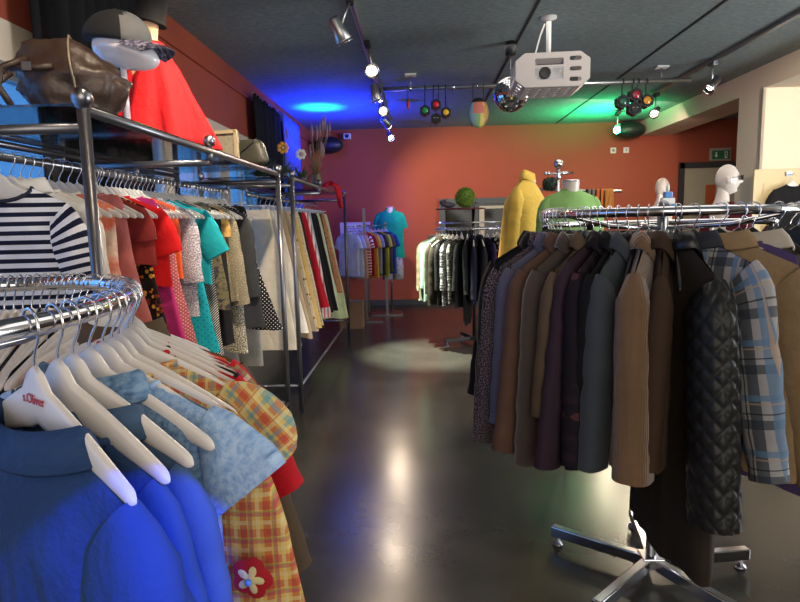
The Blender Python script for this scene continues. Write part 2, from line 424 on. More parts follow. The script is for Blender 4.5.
def sleeve_geo(p, side, rnd):
    sw, nz, sl, nk = p['sw'], p['nz'], p['slope'], p['nk']; Ls = p['sleeve']; al = p['out']+rnd.uniform(-.05, .05)
    if side < 0: al *= p.get('inout', 1.)
    z0 = -nz-sl*(sw-nk); w0 = p['sr']; w1 = p['cuff']; sd = p['sd']*(p.get('inner', 1.) if side < 0 else 1)
    N = max(8, int(Ls/(.0055 if p.get('quilt') else .028))); n = p.get('sn', 16); vs = []; uv = []
    x, z = sw-.045, z0-.055; ph = rnd.uniform(0, 6); ph2 = rnd.uniform(0, 6); bend = rnd.uniform(-.03, .05); by = p.get('fwd', rnd.uniform(-.05, .05))
    y = 0; a0 = p.get('a0', .85)
    for i in range(N+1):
        t = i/N; d = t*Ls
        ang = lerp(a0, al, min(1, d/p.get('bl', .10)))      # from the vertical
        dx, dz = sin(ang), -cos(ang); nx, nzv = cos(ang), sin(ang)
        if i: x += dx*Ls/N; z += dz*Ls/N; y += by*Ls/N
        w = lerp(w0, w1, t**.8)
        if p.get('puff') : w = w0*(1+p['puff']*sin(pi*min(1, t*1.0)))*(1 if t < .9 else .9)
        dd = lerp(sd*.55, sd, min(1, d/.06)); dd = lerp(dd, min(dd, w1*.95), t)
        if i == 0: w *= .96
        for k in range(n):
            b = 2*pi*k/n; o = math.copysign(abs(cos(b))**.9, cos(b))*w; q = math.copysign(abs(sin(b))**.8, sin(b))*dd
            wr = (.0016*sin(26*t*Ls/.5+3*cos(b)+ph)+.0012*sin(47*t*Ls/.5+2*sin(b)+ph2))*p.get('wr', 1)*min(1, t*5)
            nn = mnoise.noise(Vector((d*16+ph, o*20, q*20+side)))*.007*p.get('wr', 1)
            if p.get('gather'): nn += .005*p['gather']*sin(14*b)*max(0, 1-t*4)
            if p.get('quilt'):
                bw = p['sr']*b*.9; qa, qb = sin((d+bw)*pi/.062), sin((d-bw)*pi/.062); nn = .008*(min(abs(qa), abs(qb))**.6)-.003; wr *= .4
            r = 1+(wr+nn)/max(.02, w)
            vs.append((side*(x+nx*o*r), y+q*r, z+nzv*o*r)); uv.append((.5+o if side > 0 else .5-o, d+.05))
    fs = [((i+1)*n+k, (i+1)*n+(k+1) % n, i*n+(k+1) % n, i*n+k) if side > 0 else (i*n+k, i*n+(k+1) % n, (i+1)*n+(k+1) % n, (i+1)*n+k) for i in range(N) for k in range(n)]
    g = G().add(vs, fs, uv)
    # turned-in cuff
    b = len(vs)-n; c = Vector((0, 0, 0))
    for k in range(n): c += Vector(vs[b+k])/n
    ins = [c+(Vector(vs[b+k])-c)*.82+Vector((0, 0, .03)) for k in range(n)]
    g.add([vs[b+k] for k in range(n)]+ins, [(k, (k+1) % n, (k+1) % n+n, k+n) for k in range(n)])
    return g
def collar_geo(p, big=1.0, stand=.03):
    nk, nz = p['nk']+.004, p['nz']; N = 26; stand = p.get('stand', stand); prof = [(0, -.012), (-.003, stand*.6), (.002, stand), (.010, stand+.003), (.020*big, stand*.35), (.030*big, -.012*big), (.026*big, -.016*big)]
    vs = []; ny = .040; m = len(prof); gap = .38
    for i in range(N+1):
        a = pi/2+gap+(2*pi-2*gap)*i/N; e = min(i, N-i)/N
        drop = .055*max(0, 1-e*4.5)*(1+.6*big)*.6
        for j, (o, z) in enumerate(prof):
            tip = .028*big*max(0, 1-e*7) if j >= 4 else 0
            vs.append(((nk+o)*cos(a), (ny+o*.55)*sin(a), -nz+z-drop-tip+.006*cos(2*a)))
    fs = [(i*m+j, (i+1)*m+j, (i+1)*m+j+1, i*m+j+1) for i in range(N) for j in range(m-1)]
    return G().add(vs, fs)
def band_geo(p):
    nk, nz, sc = p['nk'], p['nz'], p['scoop']; pts = []
    for k in range(28):
        a = 2*pi*k/28; x = nk*cos(a); q = abs(sin(a))
        pts.append((x, .038*sin(a), -nz-(sc if sin(a) > 0 else sc*.25)*q**.9))
    return G().tube(pts, .0065, 6, closed=True)

BASE = dict(sw=.20, L=.62, nk=.072, nz=.102, slope=.42, chest=.235, hem=.235, th=.030, hth=.030, fold=.010, scoop=.03,
            sleeve=0, sr=.075, cuff=.055, sd=.032, out=.12, collar=0)
KIND = {
 'tee': dict(sleeve=.17, cuff=.075, sr=.085, out=.30, band=1),
 'blouse': dict(sleeve=.50, L=.66, th=.028, band=1),
 'shirt': dict(sleeve=.56, L=.74, collar=1, th=.028),
 'tank': dict(sw=.155, chest=.20, hem=.22, L=.62, band=1, scoop=.07, nk=.10, slope=.2),
 'dress': dict(sw=.17, chest=.20, hem=.30, L=.95, band=1, fold=.016, scoop=.05),
 'cardigan': dict(sleeve=.54, L=.72, th=.035, band=1, scoop=.08),
 'jacket': dict(slope=.62, sleeve=.56, L=.68, th=.042, hth=.040, collar=1.25, sw=.205, chest=.235, hem=.255, sd=.042, sr=.085, cuff=.066, out=.16, a0=.62, fold=.006, wr=.8),
 'coat': dict(slope=.62, a0=.62, sleeve=.60, L=.98, th=.045, hth=.05, collar=1.4, sw=.22, chest=.24, hem=.27, sd=.045, sr=.09, cuff=.066, out=.13, fold=.009, wr=.8),
}
SEED = [7]
def garment(kind, loc, rz, mat, label, cat, group=None, hang='white', hlabel=None, tilt=0, sleeve_mat=None, collar_mat=None, place='', **kw):
    SEED[0] += 1; rnd = random.Random(SEED[0])
    name = {'tee': 't_shirt', 'tank': 'sleeveless_top'}.get(kind, kind)
    name = kw.pop('name', name)
    root = empty(name, loc, rz, label, cat, group)
    if tilt: root.rotation_euler = (0, tilt, rz)
    if kind in ('skirt', 'trousers'):
        w0, w1, L, th = kw.get('w0', .14), kw.get('w1', .22), kw.get('L', .8), kw.get('th', .028)
        z0 = -.105
        if kind == 'skirt':
            p = dict(BASE); p.update(sw=w0, L=L, nk=w0*.98, nz=.125, slope=0, scoop=0, chest=lerp(w0, w1, .35), hem=w1, th=th, hth=th, fold=kw.get('fold', .014), flare=1, skew=kw.get('skew', 0))
            g = body_geo(p, rnd); g.build('body', mat, root)
        else:
            for s_ in (-1, 1):
                vs = []; uv = []; n = 18; N = 20; ph = rnd.uniform(0, 6)
                for i in range(N+1):
                    t = i/N; cx = s_*w0*.5*(1+.25*t)+kw.get('skew', 0)*t; hw = lerp(w0*.52, w1*.52, t)
                    for k in range(n):
                        a = 2*pi*k/n; x = cx+hw*math.copysign(abs(cos(a))**.7, cos(a))*(1+.03*sin(9*t+ph))
                        y = th*.8*math.copysign(abs(sin(a))**.8, sin(a))+.006*sin(8*t+ph+2*cos(a))*t
                        vs.append((x, y, -.13-L*t)); uv.append((x+.5, .13+L*t))
                G().add(vs, [((i)*n+k, (i)*n+(k+1) % n, (i+1)*n+(k+1) % n, (i+1)*n+k) for i in range(N) for k in range(n)], uv).build('leg', mat, root)
        G().lathe([(w0, -.158), (w0+.003, -.155), (w0+.003, -.122), (w0, -.118), (w0-.004, -.12)], n=24, sy=th*.9/w0).build('waistband', mat, root)
        if hang: hanger('clip', loc, rz, hlabel or 'clear clip hanger')
        return root
    p = dict(BASE); p.update(KIND[kind]); p.update(kw)
    body_geo(p, rnd).build('body', mat, root)
    if p['sleeve']:
        for s_ in (1, -1):
            sleeve_geo(p, s_, rnd).build('sleeve', sleeve_mat or mat, root)
    if p['collar']: collar_geo(p, p['collar']).build('collar', collar_mat or mat, root, solid=.002)
    elif p.get('band'): band_geo(p).build('neckband', collar_mat or mat, root)
    if hang:
        h = hanger(hang, loc, rz, hlabel or 'hanger')
        if tilt: h.rotation_euler = (0, tilt, rz)
    return root

#@@OBJECTS@@
# ------------------------------------------------------------------ rectangular clothes racks on the left
RAILX, RAILZ = -1.37, 1.79
def rack(y0, y1, ym, label):
    t = empty('clothes_rack', ((-1.007-1.73)/2, (y0+y1)/2, 0), 0, label, 'clothes rack')
    o = Vector(t.location); x0, x1 = -1.73, -1.007
    def P(x, y, z): return Vector((x, y, z))-o
    m = M['rack']
    for x in (x0, x1):
        for y in (y0, y1):
            p = G().tube([P(x, y, .0), P(x, y, 1.905)], .0185, 14).build('post', m, t)
            G().lathe([(.006, 0), (.012, .004), (.012, .012), (.02, .018), (.029, .034), (.031, .045), (.028, .06), (.018, .072), (.004, .077)], P(x, y, 1.895), 18).build('ball_finial', M['steel'], p)
        G().tube([P(x, y0, 1.905), P(x, y1, 1.905)], .0155, 12).build('top_rail', m, t)
        G().tube([P(x, y0, .235), P(x, y1, .235)], .0125, 10).build('bottom_rail', m, t)
        if ym:
            q = G().tube([P(x, ym, 1.85), P(x, ym, 1.93)], .014, 10).build('mid_bracket', m, t)
            G().ball(P(x, ym, 1.955), .029, 14).build('ball_finial', M['steel'], q)
    for y in [y0, y1]+([ym] if ym else []):
        z = 1.852
        G().tube([P(x0, y, z), P(x1, y, z)], .016, 12).build('cross_rail', m, t)
        G().tube([P(RAILX, y, z), P(RAILX, y, RAILZ)], .012, 10).build('rail_drop', m, t)
    for y in (y0, y1): G().tube([P(x0, y, .235), P(x1, y, .235)], .0125, 10).build('bottom_cross_rail', m, t)
    G().tube([P(RAILX, y0, RAILZ), P(RAILX, y1, RAILZ)], .0145, 14).build('hanging_rail', M['steel'], t)
    G().box(P((x0+x1)/2, (y0+y1)/2, 1.926), (.70, y1-y0-.05, .008)).build('glass_shelf', M['glass'], t, smooth=False)
    return t
rack(1.81, 4.25, 2.89, 'long grey metal clothes rack with glass shelf carrying bags, nearest the camera')
rack(4.71, 7.95, 5.99, 'grey metal clothes rack of skirts and trousers with potted flowers on top')

def put(kind, loc, rz, mat, short, cat, place, hangplace, group=None, hang='white', **kw):
    hn = {'white': 'white hanger', 'black': 'black hanger', 'clear': 'clear hanger'}.get(hang, 'clear clip hanger')
    if kind in ('skirt', 'trousers'): hn = 'clear clip hanger'
    return garment(kind, loc, rz, mat, short+' '+place, cat, group, hang, hn+' holding the '+short+(' '+hangplace if hangplace else ''), **kw)

Fb = fabric
A = [  # y, kind, material, description, category, options
 (1.93, 'blouse', Fb('navy_stripe_jersey', 'stripes', ['#e6e4ea', '#171b33'], 33), 'navy and white striped top', 'top', dict(rz=pi+.12, L=.66, nk=.095, scoop=.045, slope=.5, sleeve=.46, out=.18, nu=44, nv=30, sn=20, collar_mat=plain('navy_binding', '#171b33', .8))),
 (2.03, 'shirt', Fb('white_cotton', 'solid', ['#dcd7d2']), 'plain white long-sleeved shirt', 'shirt', dict(L=.7)),
 (2.13, 'blouse', Fb('cream_cotton', 'solid', ['#e0d8cc']), 'cream buttonless blouse', 'blouse', dict(L=.75, sw=.17, chest=.19, hem=.2, out=.02)),
 (2.25, 'dress', Fb('coral_print', 'ombre', ['#e8ddd0', '#e9b59a', '#e06a4c', '#e8cdb8', '#d95c46', '#e9dccb'], 1.1), 'coral and cream summer dress', 'dress', dict(L=.80, hem=.36, sw=.20)),
 (2.37, 'tank', Fb('dusty_pink', 'solid', ['#b86a66']), 'dusty pink sleeveless top', 'top', dict(L=.68, hem=.29, sw=.17)),
 (2.50, 'blouse', Fb('brick_red', 'solid', ['#8c2f2c']), 'brick red blouse', 'blouse', dict(sleeve=.10, L=.30)),
 (2.54, 'dress', Fb('ethnic_print', 'floral', ['#1d1410', '#c7681c', '#7a2a16', '#d79a3a', '#161212'], 55, extra=.5), 'black and orange patterned dress', 'dress', dict(L=.80, hem=.31, sw=.19)),
 (2.64, 'tee', Fb('bright_red', 'solid', ['#d4161a']), 'bright red short-sleeved top', 't-shirt', dict(L=.40, sleeve=.17, out=.25)),
 (2.71, 'tank', Fb('magenta', 'solid', ['#c2327a']), 'magenta sleeveless dress', 'dress', dict(L=.85, hem=.29)),
 (2.80, 'dress', Fb('rose_dots', 'dots', ['#a8525c', '#d8a8a4'], 60, extra=.07), 'dusty rose dotted dress', 'dress', dict(L=.82, hem=.30, sw=.19)),
 (2.89, 'blouse', Fb('orange_viscose', 'solid', ['#d8552a']), 'orange blouse', 'blouse', dict(sleeve=0, L=.40, sw=.17, chest=.19, hem=.19)),
 (2.98, 'blouse', Fb('grey_sprinkle', 'speckle', ['#54505c', '#8c8894', '#d8d2dc'], 160), 'grey sprinkled blouse', 'blouse', dict(sleeve=.32, L=.6)),
 (3.07, 'dress', Fb('turquoise_dots', 'dots', ['#0f98a8', '#0b5560'], 30, extra=.02), 'turquoise dress with tiny dots', 'dress', dict(L=.80, hem=.29)),
 (3.18, 'tee', Fb('teal_cotton', 'solid', ['#0d8a96']), 'plain teal short-sleeved top', 't-shirt', dict(L=.45, sleeve=.22, out=.45)),
 (3.28, 'dress', Fb('black_white_twill', 'diag', ['#121214', '#c8c6c2'], 70), 'black and white diagonal print dress', 'dress', dict(L=.86, hem=.24)),
 (3.42, 'tank', Fb('marbled_print', 'tiedye', ['#17151a', '#35323a', '#6c6648', '#2a2230', '#585c64'], 14), 'marbled grey and yellow tank top', 'top', dict(L=.62, hem=.25)),
 (3.52, 'dress', Fb('plain_black', 'solid', ['#17171a']), 'narrow plain black dress', 'dress', dict(L=.86, hem=.22)),
 (3.57, 'blouse', Fb('gold_ruffle', 'tiedye', ['#7a5c2e', '#c49a54', '#8c6c3a'], 40), 'gold brown ruffled blouse', 'blouse', dict(sleeve=.12, L=.36, sw=.175, chest=.19, hem=.2)),
 (3.66, 'cardigan', Fb('tweed_beige', 'speckle', ['#2c2a26', '#7c7460', '#a89e84'], 190), 'beige tweed cardigan', 'cardigan', dict(L=.60, sleeve=.54, out=.10, sw=.19)),
 (3.75, 'dress', Fb('sequin_grey', 'speckle', ['#2a2826', '#6c6860', '#d8d0b8'], 120), 'grey sequinned long dress', 'dress', dict(L=.95, hem=.25)),
 (3.86, 'blouse', Fb('charcoal_knit', 'knit', ['#34363a', '#1e2022'], 90), 'charcoal knitted long top', 'jumper', dict(L=.82, sleeve=.5, hem=.33, sw=.22, chest=.26)),
 (3.97, 'dress', Fb('polka_black', 'dots', ['#0e0e12', '#d8d8dc'], 38, extra=.03), 'black dress with white polka dots', 'dress', dict(L=.84, hem=.43, sw=.215, chest=.25)),
 (4.11, 'tank', Fb('black_satin', 'solid', ['#101013'], rough=.4), 'black strappy satin top', 'top', dict(L=.6)),
 (4.18, 'trousers', Fb('pale_grey_linen', 'solid', ['#a8a49c']), 'pale grey linen trousers', 'trousers', dict(L=1.12, w0=.14, w1=.17, skew=.04)),
]
PA = 'hanging on the long left rack'
for y, kind, mat, short, cat, kw in A:
    kw = dict(kw); rz = kw.pop('rz', random.Random(int(y*100)).uniform(-.10, .10))
    put(kind, (RAILX, y, RAILZ), rz, mat, short, cat, PA, 'on the long left rack', **kw)
rr = random.Random(3); yk = [a[0] for a in A]
for k in range(len(yk)-1):
    for f in (.5,):
        hanger('white', (RAILX, lerp(yk[k], yk[k+1], f), RAILZ), rr.uniform(-.08, .08), 'white plastic hanger squeezed between the garments on the long left rack', 'spare white hangers on the long left rack')

B = [
 (4.80, 'trousers', Fb('ivory_linen', 'solid', ['#cfc8b8']), 'ivory linen trousers', 'trousers', {}),
 (4.95, 'trousers', Fb('light_grey_cotton', 'solid', ['#b4b2ac']), 'light grey cotton trousers', 'trousers', {}),
 (5.10, 'skirt', Fb('white_ruffle', 'solid', ['#e4dfd4']), 'white gathered long skirt', 'skirt', dict(fold=.03, L=1.05)),
 (5.27, 'skirt', Fb('beige_cotton', 'solid', ['#b5a284']), 'plain beige skirt', 'skirt', {}),
 (5.42, 'skirt', Fb('stone_cord', 'cord', ['#a4937a'], 90), 'stone coloured corduroy skirt', 'skirt', dict(L=1.1)),
 (5.58, 'skirt', Fb('beige_floral', 'floral', ['#c4b398', '#6a4a38', '#d8cbb0', '#8c7052'], 30), 'beige skirt with brown flowers', 'skirt', {}),
 (5.75, 'skirt', Fb('ochre_cotton', 'solid', ['#cba85e']), 'pale ochre skirt', 'skirt', {}),
 (5.92, 'skirt', Fb('sand_lace', 'speckle', ['#8c7658', '#cbb894', '#d8cab0'], 70), 'sand coloured lace skirt', 'skirt', {}),
 (6.10, 'trousers', Fb('dark_brown_wool', 'solid', ['#2c1c18']), 'dark brown wool trousers', 'trousers', dict(L=1.2)),
 (6.28, 'skirt', Fb('crimson_cotton', 'solid', ['#b01428']), 'crimson skirt', 'skirt', dict(L=1.0)),
 (6.46, 'skirt', Fb('pink_stripe', 'vstripes', ['#e0cfc8', '#c04a58'], 28), 'pink and white striped skirt', 'skirt', {}),
 (6.62, 'trousers', Fb('pale_denim', 'solid', ['#8ea2b4']), 'pale blue jeans', 'trousers', {}),
 (6.80, 'trousers', Fb('black_wool', 'solid', ['#141416']), 'black wool trousers', 'trousers', {}),
 (6.98, 'skirt', Fb('black_pleat', 'solid', ['#1c1a1e']), 'black pleated skirt', 'skirt', dict(fold=.025)),
 (7.16, 'skirt', Fb('mint_cream', 'solid', ['#bfc4a4']), 'greenish cream skirt', 'skirt', {}),
 (7.34, 'trousers', Fb('umber', 'solid', ['#5a4030']), 'umber brown trousers', 'trousers', {}),
 (7.52, 'skirt', Fb('copper_print', 'tiedye', ['#9a5a3c', '#c48a64', '#7c4430'], 30), 'copper brown crinkled skirt', 'skirt', dict(L=1.0)),
 (7.72, 'skirt', Fb('pale_green', 'solid', ['#c4cf9e']), 'pale green long skirt', 'skirt', dict(L=1.36, skew=.14)),
]
for y, kind, mat, short, cat, kw in B:
    q = dict(L=1.14, w0=.15, w1=.26, skew=.11, nu=24); q.update(kw)
    put(kind, (RAILX, y, RAILZ), rr.uniform(-.07, .07), mat, short, cat, 'on the rack below the potted flowers', 'below the flowers', **q)

# ------------------------------------------------------------------ round racks
def ring_rail(c, a, b, r, zf, t, name='ring_rail', part=(0, 2*pi)):
    N = 72; full = abs(part[1]-part[0]-2*pi) < .01; pts = []
    for k in range(N if full else N+1):
        th = lerp(part[0], part[1], k/N); pts.append((a*cos(th), b*sin(th), zf(th)))
    return G().tube(pts, r, 14, closed=full).build(name, M['chrome'], t)
def star_base(t, mat, arms, L, h=.045, w=.035):
    g = G(); g.box((0, 0, .075), (.09, .09, h)); hub = g.build('base_hub', mat, t, smooth=False, bevel=.004)
    for a in arms:
        q = G(); q.box((cos(a)*(L/2+.02), sin(a)*(L/2+.02), .07), (L-.04, w, h), a); ar = q.build('base_arm', mat, t, smooth=False, bevel=.005)
        G().lathe([(.004, 0), (.022, 0), (.026, .006), (.022, .014), (.010, .022), (.008, .05)], (cos(a)*(L-.03), sin(a)*(L-.03), 0), 14).build('foot', M['steel'], ar)

# near left ring
LC = Vector((-.89, .90, 0)); LZ = 1.42
t = empty('round_clothes_rack', LC, 0, 'oval chrome clothes rack full of white hangers at lower left', 'clothes rack')
ring_rail(LC, .36, .50, .0155, lambda th: LZ, t)
for th in (.4, .4+2*pi/3, .4+4*pi/3): G().tube([(0, 0, LZ-.10), (.2*cos(th), .28*sin(th), LZ-.06), (.36*cos(th), .50*sin(th), LZ)], .009, 8).build('spoke', M['chrome'], t)
G().tube([(0, 0, .05), (0, 0, LZ-.08)], .022, 14).build('post', M['chrome'], t)
star_base(t, M['chrome'], [R(20+72*k) for k in range(5)], .42)
def on_left(phi): a = R(phi); return (LC.x+.36*cos(a), LC.y+.50*sin(a), LZ)
def LG(phi, d, kind, mat, short, cat, **kw):
    q = dict(nk=.115, nz=.160, slope=.42, inner=.5, inout=.2) if phi < 20 else dict(nk=.07, nz=.112, slope=.42, inner=.5, inout=.2); q.update(kw)
    return put(kind, on_left(phi), R(d), mat, short, cat, 'on the oval chrome rack', 'on oval rack', **q)
navy = Fb('blue_chambray_shirt', 'solid', ['#263f68'], crease=.8)
r_ = LG(-13, -33, 'shirt', navy, 'denim blue puff-sleeved shirt', 'shirt', L=.75, sleeve=.50, gather=1.6, wr=2.2, fold=.02, sr=.085, sd=.05, cuff=.06, nu=60, nv=40, sn=28, collar=1.2, th=.03, out=.22, nk=.105, sw=.21)
h_ = [o for o in bpy.data.objects if o.get('label', '').startswith('white hanger holding the denim blue puff')][0]
h_['label'] = 'white hanger with small red lettering on its neck, foremost on the oval rack'
text_geo('s.Oliver', .020, M['redprint'], h_, (.004, -.0082, -.103), (pi/2, 0, 0))
LG(-8, -28, 'blouse', Fb('royal_denim', 'solid', ['#2c4468']), 'plain mid-blue blouse', 'blouse', L=.72, sleeve=.5, nu=48, nv=30, sn=20)
LG(-4, -23, 'shirt', Fb('grey_blue_denim', 'solid', ['#3f5570']), 'grey-blue denim shirt', 'shirt', L=.72, sleeve=.45, nu=48, nv=30)
LG(1, -18, 'tank', Fb('washed_denim', 'speckle', ['#3c5878', '#5e7c9c', '#7c96b0'], 60), 'frayed washed-denim waistcoat', 'waistcoat', L=.5, sw=.19, nu=44, nz=.125, nk=.085, slope=.4, collar=.8)
LG(6, -14, 'tee', Fb('pale_chambray', 'speckle', ['#7898c4', '#90aed4', '#a8c0dc'], 90), 'pale blue wide-sleeved denim top', 't-shirt', L=.40, chest=.20, hem=.20, sleeve=.11, sr=.085, cuff=.09, out=.7, a0=1.15, sd=.045, nu=48, nv=30, sn=24, sw=.215, nk=.10, nz=.122)
LG(14, -12, 'blouse', Fb('sage_cotton', 'solid', ['#6c7c72']), 'grey-green cotton blouse', 'blouse', L=.7, sleeve=.45)
pl = Fb('yellow_red_plaid', 'plaid', ['#d8b25a', '#b82c34', '#e0cc90', '#b03c5c', '#8c9a4c'], 26, crease=.9)
pb = LG(10, -9, 'dress', pl, 'yellow and red checked blouse with flower patch', 'blouse', L=.68, sw=.225, hem=.34, chest=.29, fold=.014, nz=.118, nk=.075, nu=56, nv=36, skew=.05, name='blouse')
ptc = empty('patch_tmp', (0, 0, 0)); bpy.data.objects.remove(ptc)
g = G(); 
def petals(g, n, r0, r1, zc, th):
    vs = [(0, -th, 0)]; N = n*6
    for k in range(N):
        a = 2*pi*k/N; r = r0+(r1-r0)*abs(cos(n*a/2)); vs.append((r*cos(a), 0, r*sin(a)))
    g.add(vs, [(0, 1+(k+1) % N, 1+k) for k in range(N)])
petals(g, 5, .030, .037, 0, .008)
fp = g.build('flower_patch', plain('red_applique', '#b01420', .8), pb, loc=(.262, -.055, -.44)); fp['label'] = 'red flower patch'
g = G(); petals(g, 5, .009, .025, 0, .007); g.build('patch_petals', plain('cream_applique', '#d8c890', .8), fp, loc=(0, -.006, 0))
G().ball((0, -.014, 0), .006, 10).build('patch_centre', plain('blue_bead', '#5a88b8', .4), fp)
LG(21, -1, 'tee', Fb('multi_plaid', 'plaid', ['#ccb060', '#b82c38', '#4c8c9c', '#d8c890', '#c05a2c'], 30, crease=.7), 'multicoloured checked puff-sleeved blouse', 'blouse', L=.5, sleeve=.15, sr=.075, puff=.3, cuff=.06, out=.55, a0=1.1, sd=.05, nu=44, sn=22, nk=.09, sw=.20, nz=.12)
LG(27, 0, 'tee', Fb('scarlet', 'solid', ['#b8101e']), 'scarlet short-sleeved top', 't-shirt', L=.62, sleeve=.22, out=.35, sd=.04)
LG(32, 2, 'blouse', Fb('plum_black', 'solid', ['#241a20']), 'black plum blouse', 'blouse', L=.6, sleeve=.45)
LG(37, 4, 'tee', Fb('rose_check', 'plaid', ['#b85060', '#6a8c4c', '#e0c8b0', '#8c2c3c'], 26), 'pink and green checked top', 't-shirt', L=.5)
LG(42, 6, 'tee', Fb('cherry_red', 'solid', ['#c01a2c']), 'cherry red top', 't-shirt', L=.6, sleeve=.16, out=.3)
LG(47, 9, 'blouse', Fb('orange_knit', 'solid', ['#d85a3a']), 'orange fine-knit top', 'jumper', L=.5, sleeve=.3)
LG(53, 12, 'jacket', Fb('olive_brown', 'solid', ['#5a4a38']), 'olive brown jacket', 'jacket', L=.74, sleeve=.5, collar=.8, sw=.235, out=.3)
for k, phi in enumerate((62, 72)):
    hanger('white', on_left(phi), R((phi-21)*1.0), 'white plastic hanger wedged in the row on the oval chrome rack', 'spare white hangers on the oval chrome rack')
far = [(84, 'black', 'black crepe blouse', '#17161a'), (96, 'black', 'dark grey jersey blouse', '#34343a'), (108, 'white', 'white voile blouse', '#d8d6da'), (121, 'black', 'black lace-up blouse', '#101014'), (136, 'white', 'light grey blouse', '#a8a8b0')]
for phi, hc, short, col in far:
    LG(phi, phi, 'blouse', Fb('far_'+short.replace(' ', '_'), 'solid', [col]), short, 'blouse', sleeve=.3, L=.5, hang=hc)
for k, phi in enumerate((78, 81, 87, 90, 93, 99, 102, 105, 111, 114, 117, 125, 129, 133, 140, 144, 148, 152)):
    hanger('white', on_left(phi), R(phi), 'white plastic hanger on the far side of the oval chrome rack', 'white hangers on the far side of the oval rack')

# near right ring
RC = Vector((.97, 2.44, 0)); RZ = 1.565; RR = .46
t = empty('round_clothes_rack', RC, 0, 'round chrome rack of coats and jackets on five chrome feet', 'clothes rack')
ring_rail(RC, RR, RR, .0165, lambda th: RZ, t, part=(R(166), R(374)))
ring_rail(RC, RR, RR, .0135, lambda th: RZ-.045, t, part=(R(4), R(176)))
G().tube([(0, 0, .06), (0, 0, 1.575)], .021, 16).build('post', M['chrome'], t)
G().lathe([(.02, 0), (.03, .01), (.03, .03), (.012, .05), (0.001, .055)], (0, 0, 1.56), 16).build('post_cap', M['steel'], t)
for th in (R(200), R(320), R(90)):
    z = RZ if th > 3.3 or th == R(200) else RZ-.045
    G().tube([(0, 0, 1.50), (.25*cos(th), .25*sin(th), 1.515), (RR*cos(th), RR*sin(th), z)], .010, 10).build('spoke', M['chrome'], t)
for th in (R(172), R(8)):
    G().tube([(RR*cos(th), RR*sin(th), RZ-.06), (RR*cos(th), RR*sin(th), RZ+.02)], .012, 10).build('rail_joint', M['chrome'], t)
G().tube([(RR*cos(R(112)), RR*sin(R(112)), RZ-.075), (RR*cos(R(112)), RR*sin(R(112)), RZ-.015)], .021, 12).build('black_knob', M['black'], t)
star_base(t, M['chrome'], [R(8), R(80), R(144), R(224), R(300)], .45, .05, .04)
def RG(ang, kind, mat, short, cat, tw=0, **kw):
    a = R(ang); z = RZ if 166 < ang < 374 else RZ-.045
    q = dict(inner=.35, inout=0, hang='black', nu=36, nv=24, sn=18); q.update(kw)
    return put(kind, (RC.x+RR*cos(a), RC.y+RR*sin(a), z), a+R(tw), mat, short, cat, 'on the round coat rack', 'on coat rack', **q)
RG(183, 'coat', Fb('black_wool_coat', 'solid', ['#0c0c0e'], sheen=.2), 'plain black wool coat', 'coat', L=.66, out=.09, tw=4)
RG(191, 'coat', Fb('sparkling_tweed', 'speckle', ['#0e0c0e', '#1c181c', '#8a7880'], 240), 'black glitter tweed coat', 'coat', L=.78, out=.08, collar=1, sleeve=.66)
RG(198, 'jacket', Fb('lavender_grey', 'solid', ['#56556a']), 'lavender grey jacket', 'jacket', L=.68, out=.13)
RG(205, 'jacket', Fb('rust_brown', 'solid', ['#5a4236']), 'rust brown jacket', 'jacket', L=.72, out=.12, sleeve=.64)
RG(212, 'jacket', Fb('taupe_suede', 'solid', ['#453a33'], sheen=.4), 'taupe suede jacket', 'jacket', L=.74, out=.11, sleeve=.66)
RG(219, 'jacket', Fb('khaki_tan', 'solid', ['#584838']), 'khaki tan jacket with turned-back cuffs', 'jacket', L=.62, out=.11, sleeve=.46, cuff=.075)
RG(222.5, 'blouse', Fb('aubergine', 'solid', ['#30222e']), 'aubergine long blouse', 'blouse', L=.76, sleeve=.66, inner=.3)
RG(226.5, 'jacket', Fb('dark_floral', 'floral', ['#17101a', '#4a2a30', '#241820', '#120e12'], 26), 'dark floral jacket', 'jacket', L=.76, out=.08, sleeve=.6)
RG(230.5, 'jacket', Fb('jet_black', 'solid', ['#0b0b0d']), 'jet black jacket', 'jacket', L=.74, out=.07)
RG(235, 'jacket', Fb('slate_wool', 'solid', ['#363c44'], sheen=.2), 'slate grey wool jacket', 'jacket', L=.70, out=.06, sleeve=.60, tw=-6)
RG(243, 'jacket', Fb('tan_corduroy', 'cord', ['#6c5138'], 130, sheen=.5), 'tan corduroy jacket', 'jacket', L=.70, out=.08, sleeve=.60, sd=.06, th=.06, hth=.085, hem=.27, sr=.1, cuff=.09, tw=-3, nu=44, nv=34)
RG(248.5, 'jacket', Fb('dark_brown_cotton', 'solid', ['#3a2a1e']), 'dark brown cotton jacket', 'jacket', L=.70, out=.06)
lea = plain('black_leather', '#121112', .38, 0, .1, 10, .4, 90)
ql = Fb('quilted_black', 'solid', ['#222222'], rough=.42, crease=.1)
RG(254, 'coat', Fb('dark_taupe_coat', 'solid', ['#2e2620']), 'long dark coat with quilted black sleeves', 'coat', L=1.05, sleeve=.70, out=.12, sr=.085, cuff=.08, sd=.062, quilt=1, sleeve_mat=ql, collar_mat=lea, sn=96, nu=44, nv=34, th=.05, hth=.06, wr=.6, bl=.12, tw=22)
RG(260, 'shirt', Fb('blue_grey_check', 'windowpane', ['#9a9898', '#2c3440', '#5c7a98', '#101114', '#a89078'], 10), 'blue grey checked overshirt', 'shirt', L=.64, sleeve=.60, out=.16, th=.04, sd=.045, sr=.09, nu=44, nv=30, collar=1.1, tw=36, sw=.21, collar_mat=plain('dark_navy_collar', '#1a1c26', .8))
